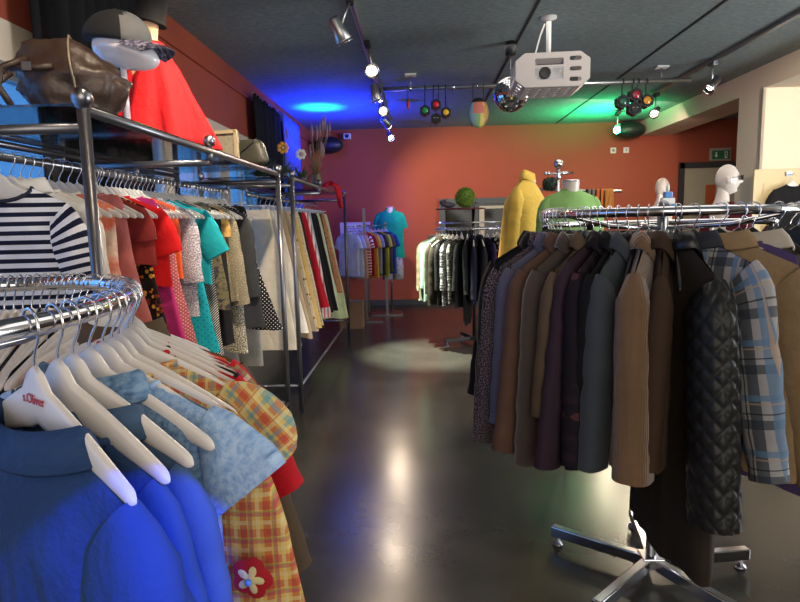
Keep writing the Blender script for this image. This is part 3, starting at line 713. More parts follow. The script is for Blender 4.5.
RG(270, 'jacket', Fb('beige_linen', 'solid', ['#8a7254'], crease=.7), 'beige linen blazer', 'blazer', L=.74, sleeve=.64, slope=.45, a0=.75, out=.15, th=.045, nu=48, nv=36, tw=46, sw=.225, collar=1.3)
pd = RG(278, 'dress', Fb('purple_cotton', 'solid', ['#4a3c64']), 'purple dress with hanging ties', 'dress', L=.78, hem=.36, tw=32)
for k in (-1, 1): G().tube([(-.10+.008*k, -.03, -.855), (-.10+.012*k, -.035, -.90), (-.10+.006*k, -.03, -.935)], .003, 6).build('tie', plain('lilac_ribbon', '#8478c8', .7), pd)
RG(284, 'jacket', Fb('dark_speckled_leather', 'speckle', ['#151210', '#2c2622', '#5c5248'], 45, rough=.45), 'dark leather jacket with pale collar', 'jacket', L=.66, collar=1.5, collar_mat=plain('pale_fur_collar', '#a89e90', .8), tw=32)
BK = [(318, 'navy blue blazer', '#1c2334'), (334, 'charcoal herringbone blazer', '#34343a'), (350, 'wine red jacket', '#3c1a22'), (8, 'black rain jacket', '#0f0f12'), (24, 'moss green jacket', '#3c4030'),
      (42, 'camel brown coat', '#7c6044'), (60, 'mottled grey fleece jacket', '#6a645e'), (78, 'dark violet jacket', '#241e30'), (96, 'coffee brown jacket', '#44342a'), (114, 'pale stone jacket', '#8c8478'), (132, 'black velvet jacket', '#0d0d10'), (150, 'brown checked jacket', '#4c3a2c'), (168, 'inky black blazer', '#101014')]
for th, short, col in BK:
    RG(th, 'jacket', Fb('rear_'+short.replace(' ', '_'), 'plaid' if 'checked' in short else 'solid', [col, '#2a2018'] if 'checked' in short else [col], 20), short, 'jacket', L=.62 if th < 100 else .66, nu=24, nv=14, sn=12)
for th in (187, 195, 215, 239, 253, 298):
    hanger('black', (RC.x+RR*cos(R(th)), RC.y+RR*sin(R(th)), RZ), R(th), 'black hanger wedged between the coats on the round coat rack', 'spare black hangers on the round coat rack')

# round rack at the back
BC = Vector((.65, 7.42, 0)); BZ = 1.45
t = empty('round_clothes_rack', BC, 0, 'round rack of dark tops by the back wall, plant ball on its shelf', 'clothes rack')
ring_rail(BC, .46, .46, .014, lambda th: BZ, t); ring_rail(BC, .46, .46, .010, lambda th: BZ+.075, t, 'upper_ring')
G().tube([(0, 0, .05), (0, 0, 1.69)], .02, 12).build('post', M['black'], t)
for k in range(4):
    th = R(45+90*k); G().tube([(0, 0, BZ), (.46*cos(th), .46*sin(th), BZ)], .009, 8).build('spoke', M['chrome'], t)
star_base(t, M['black'], [R(a) for a in (20, 110, 200, 290)], .40)
G().lathe([(.001, 0), (.30, 0), (.305, .006), (.30, .014), (.001, .014)], (-.16, 0, 1.685), 32).build('round_shelf', plain('dark_red_shelf', '#6a1c22', .3), t)
BL = [(168, 'shirt', '#cfc7b2', 'cream long-sleeved shirt', .78), (178, 'shirt', '#c2b89c', 'ecru shirt', .78), (187, 'blouse', '#8c7c62', 'beige print blouse', .76), (196, 'blouse', '#5c7264', 'grey-green blouse', .76), (204, 'blouse', '#94b4a4', 'mint green blouse', .76), (212, 'shirt', '#3a332a', 'olive black shirt', .8), (219, 'jacket', '#2e261f', 'dark brown jacket', .72),
      (226, 'blouse', '#15151a', 'black jersey blouse', .78), (233, 'blouse', 'S1', 'black and white sprinkled blouse', .78), (240, 'blouse', 'S2', 'black and grey leopard blouse', .74), (248, 'blouse', '#131317', 'soft black jumper', .8), (256, 'cardigan', '#0f0f13', 'long black cardigan', 1.0), (265, 'jacket', '#16182a', 'midnight blue jacket', .74), (275, 'jacket', '#1a1a22', 'blue-black blazer', .74),
      (285, 'blouse', '#2a2240', 'dark purple blouse', .74), (294, 'blouse', 'S3', 'black blouse with big white dots', .72), (304, 'blouse', '#7c8c8a', 'pale aqua grey blouse', .72), (315, 'shirt', '#8c98a0', 'light grey shirt', .72), (328, 'shirt', '#a0988c', 'stone shirt', .72), (342, 'blouse', '#3c3c44', 'dark grey blouse', .7), (0, 'blouse', '#1a1a1e', 'black chiffon blouse', .7), (20, 'blouse', '#4a2c34', 'maroon blouse', .7),
      (45, 'blouse', '#24242c', 'black cotton shirt-blouse', .7), (75, 'blouse', '#5c5c64', 'mid-grey blouse', .7), (105, 'blouse', '#2c3440', 'dark blue blouse', .7), (135, 'blouse', '#8c8474', 'khaki blouse', .7), (155, 'blouse', '#b8ae98', 'oatmeal blouse', .72)]
sp = {'S1': Fb('sprinkle_bw', 'speckle', ['#0e0e12', '#3a3a40', '#c8c4c8'], 60), 'S2': Fb('leopard_grey', 'speckle', ['#121214', '#26262a', '#9a968e'], 45), 'S3': Fb('big_dots', 'dots', ['#0d0d12', '#d0d0d0'], 12, extra=.07)}
for th, kind, col, short, L in BL:
    a = R(th); mt = sp[col] if col in sp else Fb('rr_'+short.replace(' ', '_'), 'solid', [col])
    put(kind, (BC.x+.46*cos(a), BC.y+.46*sin(a), BZ), a, mt, short, 'jacket' if kind == 'jacket' else kind, 'on the round rack by the back wall', 'by back wall', inner=.35, inout=.2, nu=22, nv=14, sn=10, L=L, out=.07)
fr = plain('fringe_dark', '#2c2a30', .9)

# rack with t-shirts at the far left
t = empty('t_shirt_rack', (-.85, 9.5, 0), 0, 'slim grey rack of folded-back t-shirts beside the green shirted dummy', 'clothes rack')
pA, pB = Vector((-.30, -.40, 1.50)), Vector((.30, .40, 1.50))
G().tube([pA, pB], .013, 10).build('hanging_rail', M['chrome'], t)
for p, top in ((Vector((-.03, -.22, 0)), 1.77), (Vector((.26, .42, 0)), 1.55)):
    po = G().box((p.x, p.y, top/2), (.04, .03, top)).build('post', M['steel'], t, smooth=False)
    G().box((p.x, p.y, .012), (.52, .26, .024)).build('base_plate', M['steel'], po, smooth=False)
FT = [('#dfe2ee', 'solid', 'white cotton t-shirt'), ('#b8c8e8', 'solid', 'light blue t-shirt'), ('#d8a890', 'solid', 'peach t-shirt'), ('#c03030', 'st', 'red and white striped t-shirt'), ('#b02428', 'solid', 'red t-shirt'), ('#d8b038', 'solid', 'sunny yellow t-shirt'), ('#8a8c94', 'solid', 'mid-grey t-shirt'), ('#34302a', 'solid', 'dark olive t-shirt'), ('#a8a838', 'solid', 'lime green t-shirt'), ('#4c463c', 'solid', 'brown-grey t-shirt'), ('#27407c', 'solid', 'royal blue t-shirt')]
for k, (col, kd, short) in enumerate(FT):
    p = pA.lerp(pB, (k+.6)/(len(FT)+.2))+Vector((-.85, 9.5, 0))
    mt = Fb('ts_'+short.replace(' ', '_'), 'stripes' if kd == 'st' else 'solid', ['#e4dcd4', col] if kd == 'st' else [col], 22)
    put('tee', p, R(-32), mt, short, 't-shirt', 'on the slim far-left rack', 'on slim rack', nu=22, nv=12, sn=10, L=.66+.03*(k % 3), sw=.18, chest=.2, hem=.21)
g = G().box((0, 0, .20), (.34, .30, .40)); cb = g.build('cardboard_box', plain('brown_cardboard', '#8a6a50', .8, 0, .1), smooth=False); cb.location = (-1.05, 8.75, 0); tag(cb, 'brown cardboard box on the floor below the slim far-left rack', 'box')
b_ = empty('display_board', (-1.12, 10.2, 0), 0, 'whitish board with faint lines standing behind the t-shirts', 'board')
G().box((0, 0, 1.30), (.52, .02, .52)).build('panel', plain('board_white', '#c9c4c4', .6), b_, smooth=False)
for s_ in (-1, 1): G().box((s_*.2, .02, .53), (.03, .02, 1.06)).build('leg', M['steel'], b_, smooth=False)
for k in range(3): G().box((0, -.0115, 1.46-.05*k), (.40-.06*k, .002, .008)).build('printed_line', plain('grey_print', '#77757c', .7), b_, smooth=False)

# ------------------------------------------------------------------ mannequins
def neck_torso(loc, rz, label, neckmat, h, w=.19, base=True, cut=0):
    t = empty('mannequin', loc, rz, label, 'mannequin')
    prof = [(.30, .09, -.62), (.155, .08, -.58), (.16, .085, -.45), (.135, .075, -.30), (.15, .08, -.15), (.145, .07, -.08), (.10, .055, -.03), (.060, .052, .0), (.052, .052, .045), (.056, .056, .095)]
    vs = []; n = 24
    prof = prof[1:]
    for (a, b, z) in prof:
        for k in range(n): an = 2*pi*k/n; vs.append((a*cos(an), b*sin(an), h+z))
    G().add(vs, [(i*n+k, i*n+(k+1) % n, (i+1)*n+(k+1) % n, (i+1)*n+k) for i in range(len(prof)-1) for k in range(n)]+[tuple(range(n-1, -1, -1))]).build('torso', M['mannequin'], t)
    G().lathe([(.061, 0), (.063, .004), (.055, .010), (.001, .012)], (0, 0, h+.094), 20).build('neck_cap', neckmat, t)
    G().tube([(0, 0, .02), (0, 0, h-.56)], .014, 10).build('pole', M['steel'], t)
    G().lathe([(.001, 0), (.17, 0), (.17, .012), (.02, .03), (.014, .04)], (0, 0, 0), 24).build('base', M['steel'], t)
    return t
def worn(kind, loc, rz, mat, label, cat, **kw):
    q = dict(hang=None, th=.118, hth=.13, nz=0, slope=.33, inner=1, sd=.055, sr=.082, nk=.07, sw=.205, chest=.225, hem=.235, nu=44, nv=30, sn=20, fold=.008); q.update(kw)
    return garment(kind, loc, rz, mat, label, cat, **q)
neck_torso((.80, 4.55, 0), R(60), 'mannequin torso wearing the yellow jacket', M['mannequin'], 1.73)
worn('jacket', (.80, 4.55, 1.84), R(60), Fb('yellow_cotton', 'solid', ['#dcb450'], crease=.9), 'yellow jacket with raised collar on a mannequin in mid-room', 'jacket', L=.74, sleeve=.56, collar=.9, stand=.05, tilt=.10, out=.10, fwd=.03, nk=.082, nz=.0, th=.13, hth=.165, sd=.065, sr=.085, cuff=.07, slope=.70, sw=.19, chest=.235, hem=.27, fold=.02, a0=.6)
neck_torso((.975, 3.95, 0), R(14), 'mannequin torso with white and chrome neck wearing the green sweater', M['chrome'], 1.69)
worn('blouse', (.975, 3.95, 1.72), R(14), Fb('lime_openwork_knit', 'knit', ['#93bd72', '#5c8c44'], 95), 'lime green openwork sweater on a mannequin behind the coat rack', 'sweater', L=.62, sleeve=.5, out=.16, scoop=.0, nk=.060, nz=-.012, sw=.165, chest=.20, hem=.21, slope=.40)
neck_torso((-.52, 10.15, 0), pi, 'mannequin torso wearing the teal green shirt by the back wall', M['mannequin'], 1.70)
worn('shirt', (-.52, 10.15, 1.74), pi, Fb('teal_green_shirt', 'solid', ['#0b9470']), 'teal green short-sleeved shirt on the mannequin by the back wall', 'shirt', L=.80, sleeve=.24, cuff=.08, sr=.09, out=.3, nk=.06, nz=-.01, sw=.19)
sh = empty('shorts', (-.49, 10.12, .96), 0, 'grey patterned shorts below the teal green shirt', 'shorts')
mm = Fb('grey_camo', 'tiedye', ['#4a4a54', '#8c8a94', '#b4b0b4', '#3c3a44'], 12)
for s_ in (-1, 1): G().lathe([(.05, -.38), (.095, -.38), (.10, -.2), (.085, 0), (.05, .01)], (s_*.085, 0, 0), 18, sy=1.1).build('leg', mm, sh)

def head_geo(c, sc=1., eyes=True):
    def fn(p, d):
        x, y, z = d.x, d.y, d.z          # face towards +y
        r = p.copy()
        if y > 0:
            def gss(cx, cz, sx, sz): return math.exp(-((x-cx)/sx)**2-((z-cz)/sz)**2)
            r.y += .034*sc*gss(0, -.14, .15, .17)+.010*sc*gss(0, .08, .10, .16)
            r.y += .010*sc*gss(0, .27, .5, .12)-.011*sc*(gss(.33, .10, .17, .11)+gss(-.33, .10, .17, .11))
            r.y += .008*sc*gss(0, -.42, .2, .06)+.006*sc*gss(0, -.52, .18, .05)-.006*sc*gss(0, -.62, .3, .06)-.010*sc*gss(0, .0, .2, .09)
            r.y += .030*sc*gss(0, -.80, .32, .2)
        if z < 0: r.x *= 1-.28*z*z; r.y *= 1-.10*z*z if y > 0 else 1-.45*z*z
        if abs(x) > .93 and abs(z+.05) < .22 and -.25 < y < .2: r.x += math.copysign(.010*sc, x)
        return r
    g = G().ball(c, .115*sc, 88, (.66, .80, 1.10), fn)
    cx, cy, cz = c; vs = []; n = 24
    prof = [(.040, .042, -.03, -.045), (.041, .044, -.03, -.10), (.05, .054, -.03, -.15), (.062, .06, -.035, -.19), (.12, .08, -.03, -.225), (.15, .085, -.03, -.26)]
    for a, b, dy, z in prof:
        for k in range(n): an = 2*pi*k/n; vs.append((cx+a*sc*cos(an), cy+dy*sc+b*sc*sin(an), cz+z*sc))
    g.add(vs, [((i+1)*n+k, (i+1)*n+(k+1) % n, i*n+(k+1) % n, i*n+k) for i in range(len(prof)-1) for k in range(n)])
    return g
def head_bust(loc, rz, label, mat, z, ears=True, sc=1.05):
    t = empty('mannequin', loc, rz, label, 'mannequin')
    head_geo((0, 0, z), sc).build('head', mat, t)
    for s_ in (-1, 1):
        G().lathe([(.001, -.004), (.016, -.002), (.018, .004), (.012, .005), (.008, .001), (.001, 0)], (s_*.078*sc, -.008, z-.01), 12, axis=(s_, -.3, 0), sx=.75, sy=1.4).build('ear', mat, t)
    return t
t = head_bust((2.74, 5.5, 0), R(-103), 'white mannequin head with sunglasses above a wine red top', M['mannequin'], 1.86)
G().tube([(0, -.02, .02), (0, -.02, 1.1)], .014, 8).build('pole', M['steel'], t)
G().lathe([(.001, 0), (.17, 0), (.17, .012), (.02, .03)], (0, -.02, 0), 24).build('base', M['steel'], t)
G().lathe([(.08, -.50), (.145, -.48), (.15, -.3), (.16, -.1), (.15, 0), (.12, .02), (.08, .03)], (0, -.03, 1.60), 24, sy=.65).build('torso', M['mannequin'], t)
worn('blouse', (2.74, 5.5, 1.66), R(-70), Fb('wine_knit', 'solid', ['#581a26']), 'wine red top on the mannequin with sunglasses', 'top', L=.62, sleeve=.5, nk=.075, nz=0)
gl = G(); sg = empty('sunglasses', (2.74, 5.5, 1.86), R(-103), 'dark sunglasses on the white mannequin head', 'sunglasses')
for s_ in (-1, 1):
    G().lathe([(.001, 0), (.030, 0), (.033, .003), (.030, .006), (.001, .007)], (s_*.034, .116, .012), 18, axis=(s_*.25, 1, 0), sy=.85).build('lens', plain('dark_lens', '#0c0c0e', .08), sg)
    G().tube([(s_*.058, .102, .018), (s_*.082, .05, .015), (s_*.084, -.01, .008)], .0022, 6).build('temple', M['black'], sg)
G().tube([(-.010, .116, .014), (0, .119, .017), (.010, .116, .014)], .0022, 6).build('bridge', M['black'], sg)
t = head_bust((3.2, 8.1, 0), R(-60), 'plain white mannequin head in front of the red back wall', M['mannequin'], 1.91, sc=1.1)
G().lathe([(.08, -.50), (.15, -.48), (.155, -.3), (.17, -.1), (.15, 0), (.09, .03)], (0, -.03, 1.66), 24, sy=.65).build('torso', M['mannequin'], t)
G().tube([(0, -.02, .02), (0, -.02, 1.2)], .014, 8).build('pole', M['steel'], t)
G().lathe([(.001, 0), (.17, 0), (.17, .012), (.02, .03)], (0, -.02, 0), 24).build('base', M['steel'], t)

# chrome cross stand with hat, scarf rail
t = empty('chrome_stand', (1.37, 6.05, 0), 0, 'chrome display stand topped by a ball and short crossbar', 'display stand')
G().tube([(0, 0, .02), (0, 0, 2.05)], .018, 12).build('pole', M['chrome'], t)
G().lathe([(.018, -.12), (.03, -.10), (.018, -.07), (.028, -.05), (.014, -.03), (.02, -.02)], (0, 0, 2.05), 14).build('collar_ring', M['chrome'], t)
G().ball((0, 0, 2.085), .045, 18).build('ball_finial', M['chrome'], t)
G().tube([(-.14, 0, 1.985), (.15, 0, 1.995)], .011, 10).build('crossbar', M['chrome'], t)
for k in range(4): G().tube([(-.125+.03*k+(.11 if k > 1 else 0), 0, 1.975), (-.125+.03*k+(.11 if k > 1 else 0), 0, 2.01)], .014, 8).build('peg', M['chrome'], t)
G().lathe([(.001, 0), (.2, 0), (.2, .012), (.02, .03)], (0, 0, 0), 24).build('base', M['steel'], t)
G().tube([(-.22, 0, 1.84), (.62, -.02, 1.80)], .01, 8).build('lower_bar', M['chrome'], t)
def fluff(name, c, r, n, mat, leaf, rnd, core=.8, up_=0):
    g = G(); g.ball((0, 0, 0), r*core, 16)
    for _ in range(n):
        d = Vector((rnd.gauss(0, 1), rnd.gauss(0, 1), rnd.gauss(0, 1)+up_)).normalized(); s_ = d.orthogonal().normalized(); s_ = Matrix.Rotation(rnd.uniform(0, 6.28), 3, d) @ s_
        b = d*r*core*.92; tip = d*r*rnd.uniform(.92, 1.06)+s_*leaf*.6; w = d.cross(s_)*leaf*.3
        g.add([b-w, b+w, tip+w*.3, tip-w*.3], [(0, 1, 2, 3)])
    o = g.build(name, mat, smooth=False); o.location = c; return o
o = fluff('leafy_hat', (1.27, 5.98, 1.885), .075, 240, plain('dark_green_felt', '#29382a', .9, 0, .3, 20), .03, random.Random(5)); tag(o, 'dark green fuzzy hat hung beside the chrome stand', 'hat')
for k, (col, sn) in enumerate((('#7c7468', 'grey brown striped'), ('#d86a28', 'orange and black striped'), ('#c8823c', 'tan orange'))):
    mt = Fb('scarf_%d' % k, 'vstripes', [col, '#2a221e'], 24) if k < 2 else Fb('scarf_%d' % k, 'solid', [col])
    g = G(); vs = []; N = 12
    for side in (0, 1):
        for i in range(N+1):
            for j in range(9):
                u = j/8; zz = i/N
                vs.append((u*.085+(k*.09), (-.018 if side else .018)*(1-.2*sin(u*9))+.006*sin(u*14+zz*5), .012-zz*(.20 if side else .26)))
    b1 = (N+1)*9
    fs = [(s0+i*9+j, s0+i*9+j+1, s0+(i+1)*9+j+1, s0+(i+1)*9+j) for s0 in (0, b1) for i in range(N) for j in range(8)]+[(j, j+1, b1+j+1, b1+j) for j in range(8)]
    g.add(vs, fs, [(v[0], -v[2]) for v in vs]); o = g.build('scarf', mt, solid=.003); o.location = (1.64, 6.03, 1.815); tag(o, sn+' scarf draped on the bar behind the green sweater', 'scarf')

t = empty('perfume_display', (2.02, 5.0, 0), 0, 'blue and white stacked tower ornament on a slim stand', 'ornament')
blue = plain('pale_blue_gloss', '#5c8cc8', .2)
for k, (w, z) in enumerate(((.13, 1.62), (.10, 1.67), (.06, 1.72))): G().box((0, 0, z), (w, .06, .05)).build('tier', blue if k % 2 == 0 else M['whiteplast'], t, smooth=False, bevel=.006)
G().tube([(0, 0, 1.745), (0, 0, 1.80)], .012, 8).build('tip', M['whiteplast'], t)
G().tube([(0, 0, .02), (0, 0, 1.60)], .01, 8).build('pole', M['steel'], t); G().lathe([(.001, 0), (.12, 0), (.12, .01), (.01, .02)], n=20).build('base', M['steel'], t)

# cream cupboard door leaning at the partition with black top
t = empty('panelled_door', (4.30, 7.17, 0), 0, 'old cream panelled door standing against the white partition', 'door')
cr = plain('cream_old_paint', '#c3b48e', .55, 0, .08, 4)
G().box((0, 0, 1.03), (.86, .04, 2.06)).build('door_leaf', cr, t, smooth=False, bevel=.004)
for zc, hh in ((1.62, .55), (.75, .9)):
    g = G(); g.box((0, -.024, zc+hh/2), (.62, .012, .03)).box((0, -.024, zc-hh/2), (.62, .012, .03)).box((-.31, -.024, zc), (.03, .012, hh)).box((.31, -.024, zc), (.03, .012, hh)); g.build('moulding', cr, t, smooth=False)
G().box((-.05, -.034, 2.0), (.07, .02, .05)).build('hook_plate', M['steel'], t, smooth=False)
G().tube([(-.05, -.04, 1.99), (-.05, -.10, 1.985), (-.05, -.11, 2.0)], .005, 6).build('hook', M['steel'], t)
put('tee', (4.25, 7.05, 1.975), pi, Fb('black_knit_top', 'solid', ['#101014']), 'black top', 't-shirt', 'hanging on the cream panelled door', 'on the cream door', L=.6)

# ------------------------------------------------------------------ things on top of the racks
rnd = random.Random(11)
def bag_fn(p, d):
    nn = mnoise.noise(Vector((d.x*2.2, d.y*3, d.z*3.2)))*.024+mnoise.noise(Vector((d.x*6, d.y*7, d.z*8)))*.009
    q = p+d*nn; q.x += -.03*max(0, d.z)*(1-d.x); q.z = max(q.z, -.120+.004*sin(9*d.x))
    if q.z > 0: q.z *= (1-.55*max(0, d.x)**1.5)
    return q
t = empty('leather_bag', (-1.20, 2.12, 2.05), R(12), 'slouchy brown leather handbag at the near end of the glass shelf', 'handbag')
bl = plain('brown_leather', '#3b2c24', .42, 0, .25, 14, .8, 45)
G().ball((0, 0, 0), 1, 56, (.175, .105, .150), bag_fn).build('bag_body', bl, t)
pts = [(-.02+.035*cos(a)*0, .108*sin(a), .142*cos(a)) for a in [2*pi*k/24 for k in range(25)]]
G().tube([(-.17, -.08, .02), (-.21, -.10, -.02), (-.235, -.09, -.07), (-.21, -.08, -.10)], .012, 8).build('handle', bl, t)
G().tube([(-.12, -.07, .07), (-.19, -.10, .03), (-.20, -.11, -.03), (-.17, -.10, -.09)], .011, 8).build('handle', bl, t)
G().tube([(-.18, -.07, .035), (-.10, -.108, .03), (-.03, -.11, .035)], .010, 8).build('strap', bl, t)
sm = plain('light_piping', '#8c7c68', .4)
G().tube([bag_fn(Vector((.03, -.105*1.0*sin(a), .150*cos(a))), Vector((.17, -sin(a), cos(a))))*1.02 for a in [pi*k/20 for k in range(1, 15)]], .0035, 6).build('piping', sm, t)
G().box((-.105, -.118, .032), (.03, .008, .028)).build('buckle', M['steel'], t, smooth=False)

# faceless head with cap
t = empty('head_stand', (-1.13, 2.34, 1.93), R(-8), 'glossy white faceless display head on a thin white pole', 'mannequin')
def hd(p, d):
    q = p.copy(); q.x += .03*max(0, d.x)*(1-d.z); q.z -= .045*max(0, d.x+.1)
    if d.z < -.3: q.y *= .8
    return q
G().ball((0, 0, .310), .115, 36, (1.0, .68, .70), hd).build('head', M['glossywhite'], t)
G().tube([(0, 0, 0), (0, 0, .25)], .012, 12).build('pole', M['glossywhite'], t)
G().lathe([(.001, 0), (.08, 0), (.08, .006), (.012, .012)], (0, 0, .001), 24).build('base', M['glossywhite'], t)
t = empty('baseball_cap', (-1.13, 2.34, 2.268), R(-8), 'black and grey cap with patterned peak on the white head', 'cap')
def capf(p, d):
    q = p.copy(); q.z = max(q.z, -.02-.02*d.x); return q
capm = plain('black_cap_cloth', '#1a1a1c', .9, 0, .15, 20, .3, 200); capg = plain('grey_cap_front', '#6c6c6c', .9, 0, .15, 30, .3, 200)
g = G(); g.ball((-.015, 0, 0), .128, 32, (1.02, .80, .78), capf)
for i, f in enumerate(g.f):
    c = sum((Vector(g.v[k]) for k in f), Vector())/len(f); g.mi[i] = 1 if c.x > .048 else 0
g.build('crown', [capm, capg], t)
vs = []; N = 20
for lay in (0, 1):
    for i in range(N+1):
        a = -1.15+2.3*i/N
        for cx_, rx_, ry_, zz in ((-.015, .125, .098, -.022), (.035, .13, .098, -.036), (.075, .135, .088, -.056)):
            vs.append((cx_+rx_*cos(a), ry_*sin(a), zz-.014*a*a-lay*.004))
b1 = (N+1)*3
fs = [(s0+i*3+j, s0+i*3+j+1, s0+(i+1)*3+j+1, s0+(i+1)*3+j) for s0 in (0, b1) for i in range(N) for j in (0, 1)]+[(i*3+2, (i+1)*3+2, b1+(i+1)*3+2, b1+i*3+2) for i in range(N)]
G().add(vs, fs).build('peak', Fb('cap_peak_print', 'speckle', ['#1c1c24', '#55536a', '#a4a0b4'], 70), t)
G().ball((-.015, 0, .102), .008, 10).build('button', capm, t)

# glass display plate and blue item next to head
g = G().box((0, 0, 0), (.20, .26, .008)); o = g.build('glass_plate', M['glass'], smooth=False); o.location = (-1.45, 2.75, 1.936); tag(o, 'small glass plate lying on the rack shelf behind the white head', 'plate')
o = G().ball((0, 0, .04), .055, 20, (1.2, .8, .75), lambda p, d: p+d*mnoise.noise(d*4)*.008).build('cloth_pouch', Fb('cyan_cloth', 'solid', ['#2c98c0'])); o.location = (-1.60, 2.62, 1.93); tag(o, 'small bright blue pouch on the glass shelf', 'pouch')

# bust in red with hat
t = empty('mannequin', (-1.36, 3.1, 1.93), R(-15), 'tan-necked bust on the rack shelf wearing the red cape', 'mannequin')
G().lathe([(.10, 0), (.15, .02), (.17, .2), (.15, .34), (.09, .40), (.058, .42), (.052, .50), (.062, .555), (.066, .56), (.001, .562)], n=26, sy=.75).build('torso', M['wood'], t)
t2 = empty('cape', (-1.36, 3.1, 1.93), R(-15), 'bright red cape on the bust beside the black curtain', 'cape')
vs = []; n = 56; N = 18
for i in range(N+1):
    s = i/N
    for k in range(n):
        a = 2*pi*k/n; r = lerp(.068, .30, s**.8); f = 1+.13*s*sin(9*a+2*s)+.07*s*sin(17*a+3*s)
        vs.append((r*f*cos(a)*(1.05 if cos(a) > 0 else .8), r*f*sin(a)*.72, .455-.44*s**1.15))
G().add(vs, [(i*n+k, (i+1)*n+k, (i+1)*n+(k+1) % n, i*n+(k+1) % n) for i in range(N) for k in range(n)]).build('cloth', Fb('cape_red', 'solid', ['#b41218'], crease=.8), t2, solid=.003)
G().lathe([(.066, .40), (.078, .42), (.076, .475), (.070, .48), (.066, .47)], n=24).build('collar', Fb('cape_red2', 'solid', ['#a81016']), t2)
t.scale = t2.scale = (1, 1, 1.13); o = G().lathe([(.001, .0), (.085, .0), (.09, .006), (.078, .012), (.074, .10), (.078, .155), (.07, .162), (.001, .16)], n=28).build('top_hat', plain('black_felt', '#101011', .9, 0, .1, 20, .2, 200)); o.location = (-1.35, 3.1, 2.567); o.rotation_euler = (0, .25, 0); tag(o, 'black top hat on the bust above the red cape', 'hat')

t = empty('picture_frame', (-1.17, 3.62, 1.93), R(-12), 'small cream-framed picture leaning behind the red cape', 'picture frame')
cf = plain('cream_wood_frame', '#8e8268', .6, 0, .1)
g = G(); g.box((0, 0, .175), (.17, .025, .02)).box((0, 0, .012), (.17, .025, .02)).box((-.08, 0, .09), (.02, .025, .18)).box((.08, 0, .09), (.02, .025, .18)); g.build('frame', cf, t, smooth=False)
G().box((0, .004, .093), (.15, .008, .15)).build('picture', Fb('grey_picture', 'tiedye', ['#4c4c44', '#7c786a', '#605e52'], 14), t, smooth=False)
t = empty('white_twig', (-1.42, 3.6, 1.93), 0, 'spray of white twigs sticking up beside the red cape', 'dried twigs')
G().tube([(0, 0, 0), (.02, 0, .12), (.05, 0, .24)], .003, 6).build('stem', M['whiteplast'], t)
for k in range(5): G().tube([(.05, 0, .20+.01*k), (.05+.04*cos(k*.7-.6), .01, .235+.05*sin(k*.55)+.01*k)], .004, 6).build('twig', M['whiteplast'], t)
t = empty('clutch_bag', (-1.14, 3.95, 1.93), R(-22), 'grey-green quilted handbag on the glass shelf before the daisies', 'handbag')
cm = plain('grey_green_leather', '#3c3b33', .5, 0, .12, 12, .3, 70)
def cl(p, d):
    q = p.copy(); e = .45; q = Vector((math.copysign(abs(d.x)**e, d.x)*.16, math.copysign(abs(d.y)**.8, d.y)*.05, math.copysign(abs(d.z)**e, d.z)*.085)); q.x *= 1-.18*(q.z/.085); return q
G().ball((0, 0, .088), 1, 36, (1, 1, 1), cl).build('bag_body', cm, t)
G().tube([(-.13, -.05, .165), (-.05, -.056, .11), (0, -.058, .085), (.05, -.056, .11), (.13, -.05, .165)], .003, 6).build('flap_seam', M['black'], t)
G().tube([(0, -.057, .085), (0, -.056, .01)], .0025, 6).build('centre_seam', M['black'], t)

# potted flowers and plants on rack B
green = plain('leaf_green', '#3c5230', .7, 0, .3, 20)
def leaves(c, n, L, rnd, w=.012, spread=1.0, mat=None, name='foliage', parent=None, droop=.5):
    g = G()
    for _ in range(n):
        a = rnd.uniform(0, 6.28); el = rnd.uniform(.3, 1.4)/spread; l = L*rnd.uniform(.6, 1.1); p = Vector(c); prev = None; d = Vector((cos(a)*cos(el), sin(a)*cos(el), sin(el))); s_ = Vector((-sin(a), cos(a), 0))*w; vs = []
        for k in range(5):
            ww = (.4, 1, .9, .6, .05)[k]; vs += [p-s_*ww, p+s_*ww]; p = p+d*l/4; d = (d+Vector((0, 0, -droop*.35))).normalized()
        g.add(vs, [(2*k, 2*k+1, 2*k+3, 2*k+2) for k in range(4)])
    return g.build(name, mat or green, parent, smooth=False)
def daisy(loc, col, lab, rz):
    t = empty('potted_daisy', loc, rz, lab, 'flower'); rn = random.Random(int(loc[1]*10))
    G().tube([(0, 0, .03), (.004, 0, .22)], .003, 6).build('stem', green, t)
    leaves((0, 0, .03), 26, .10, rn, .010, 1.2, parent=t)
    G().lathe([(.001, 0), (.04, 0), (.05, .05), (.045, .05), (.04, .01)], n=16).build('pot', plain('slate_pot', '#3a4048', .5), t)
    for k in range(7):
        a = 2*pi*k/7; G().ball((.034*cos(a), 0, .255+.034*sin(a)), .017, 12, (1, .35, 1)).build('petal', plain(lab[:6]+'petal', col, .7), t)
    G().ball((0, -.004, .255), .014, 12, (1, .6, 1)).build('flower_centre', plain('flower_centre', '#c8a850', .7), t)
daisy((-1.14, 5.05, 1.93), '#e09a30', 'orange-yellow daisy with flat round petals before the blue curtain', 0)
daisy((-1.09, 5.55, 1.93), '#dcd8cc', 'white daisy right of the orange one, in front of the blue curtain', 0)
for k, (x, y) in enumerate(((-1.3, 4.85), (-1.22, 5.3), (-1.15, 5.85))):
    o = leaves((0, 0, .0), 60, .21, random.Random(k+40), .013, 1.1, name='trailing_plant'); o.location = (x, y, 1.935); tag(o, ('trailing green plant at the near end of the flower rack', 'trailing green plant between the two daisies', 'trailing green plant at the foot of the tall dried grass')[k], 'plant')
t = empty('dried_grass', (-1.08, 6.3, 1.93), 0, 'tall vase of purple-brown dried grasses on the flower rack', 'dried grass')
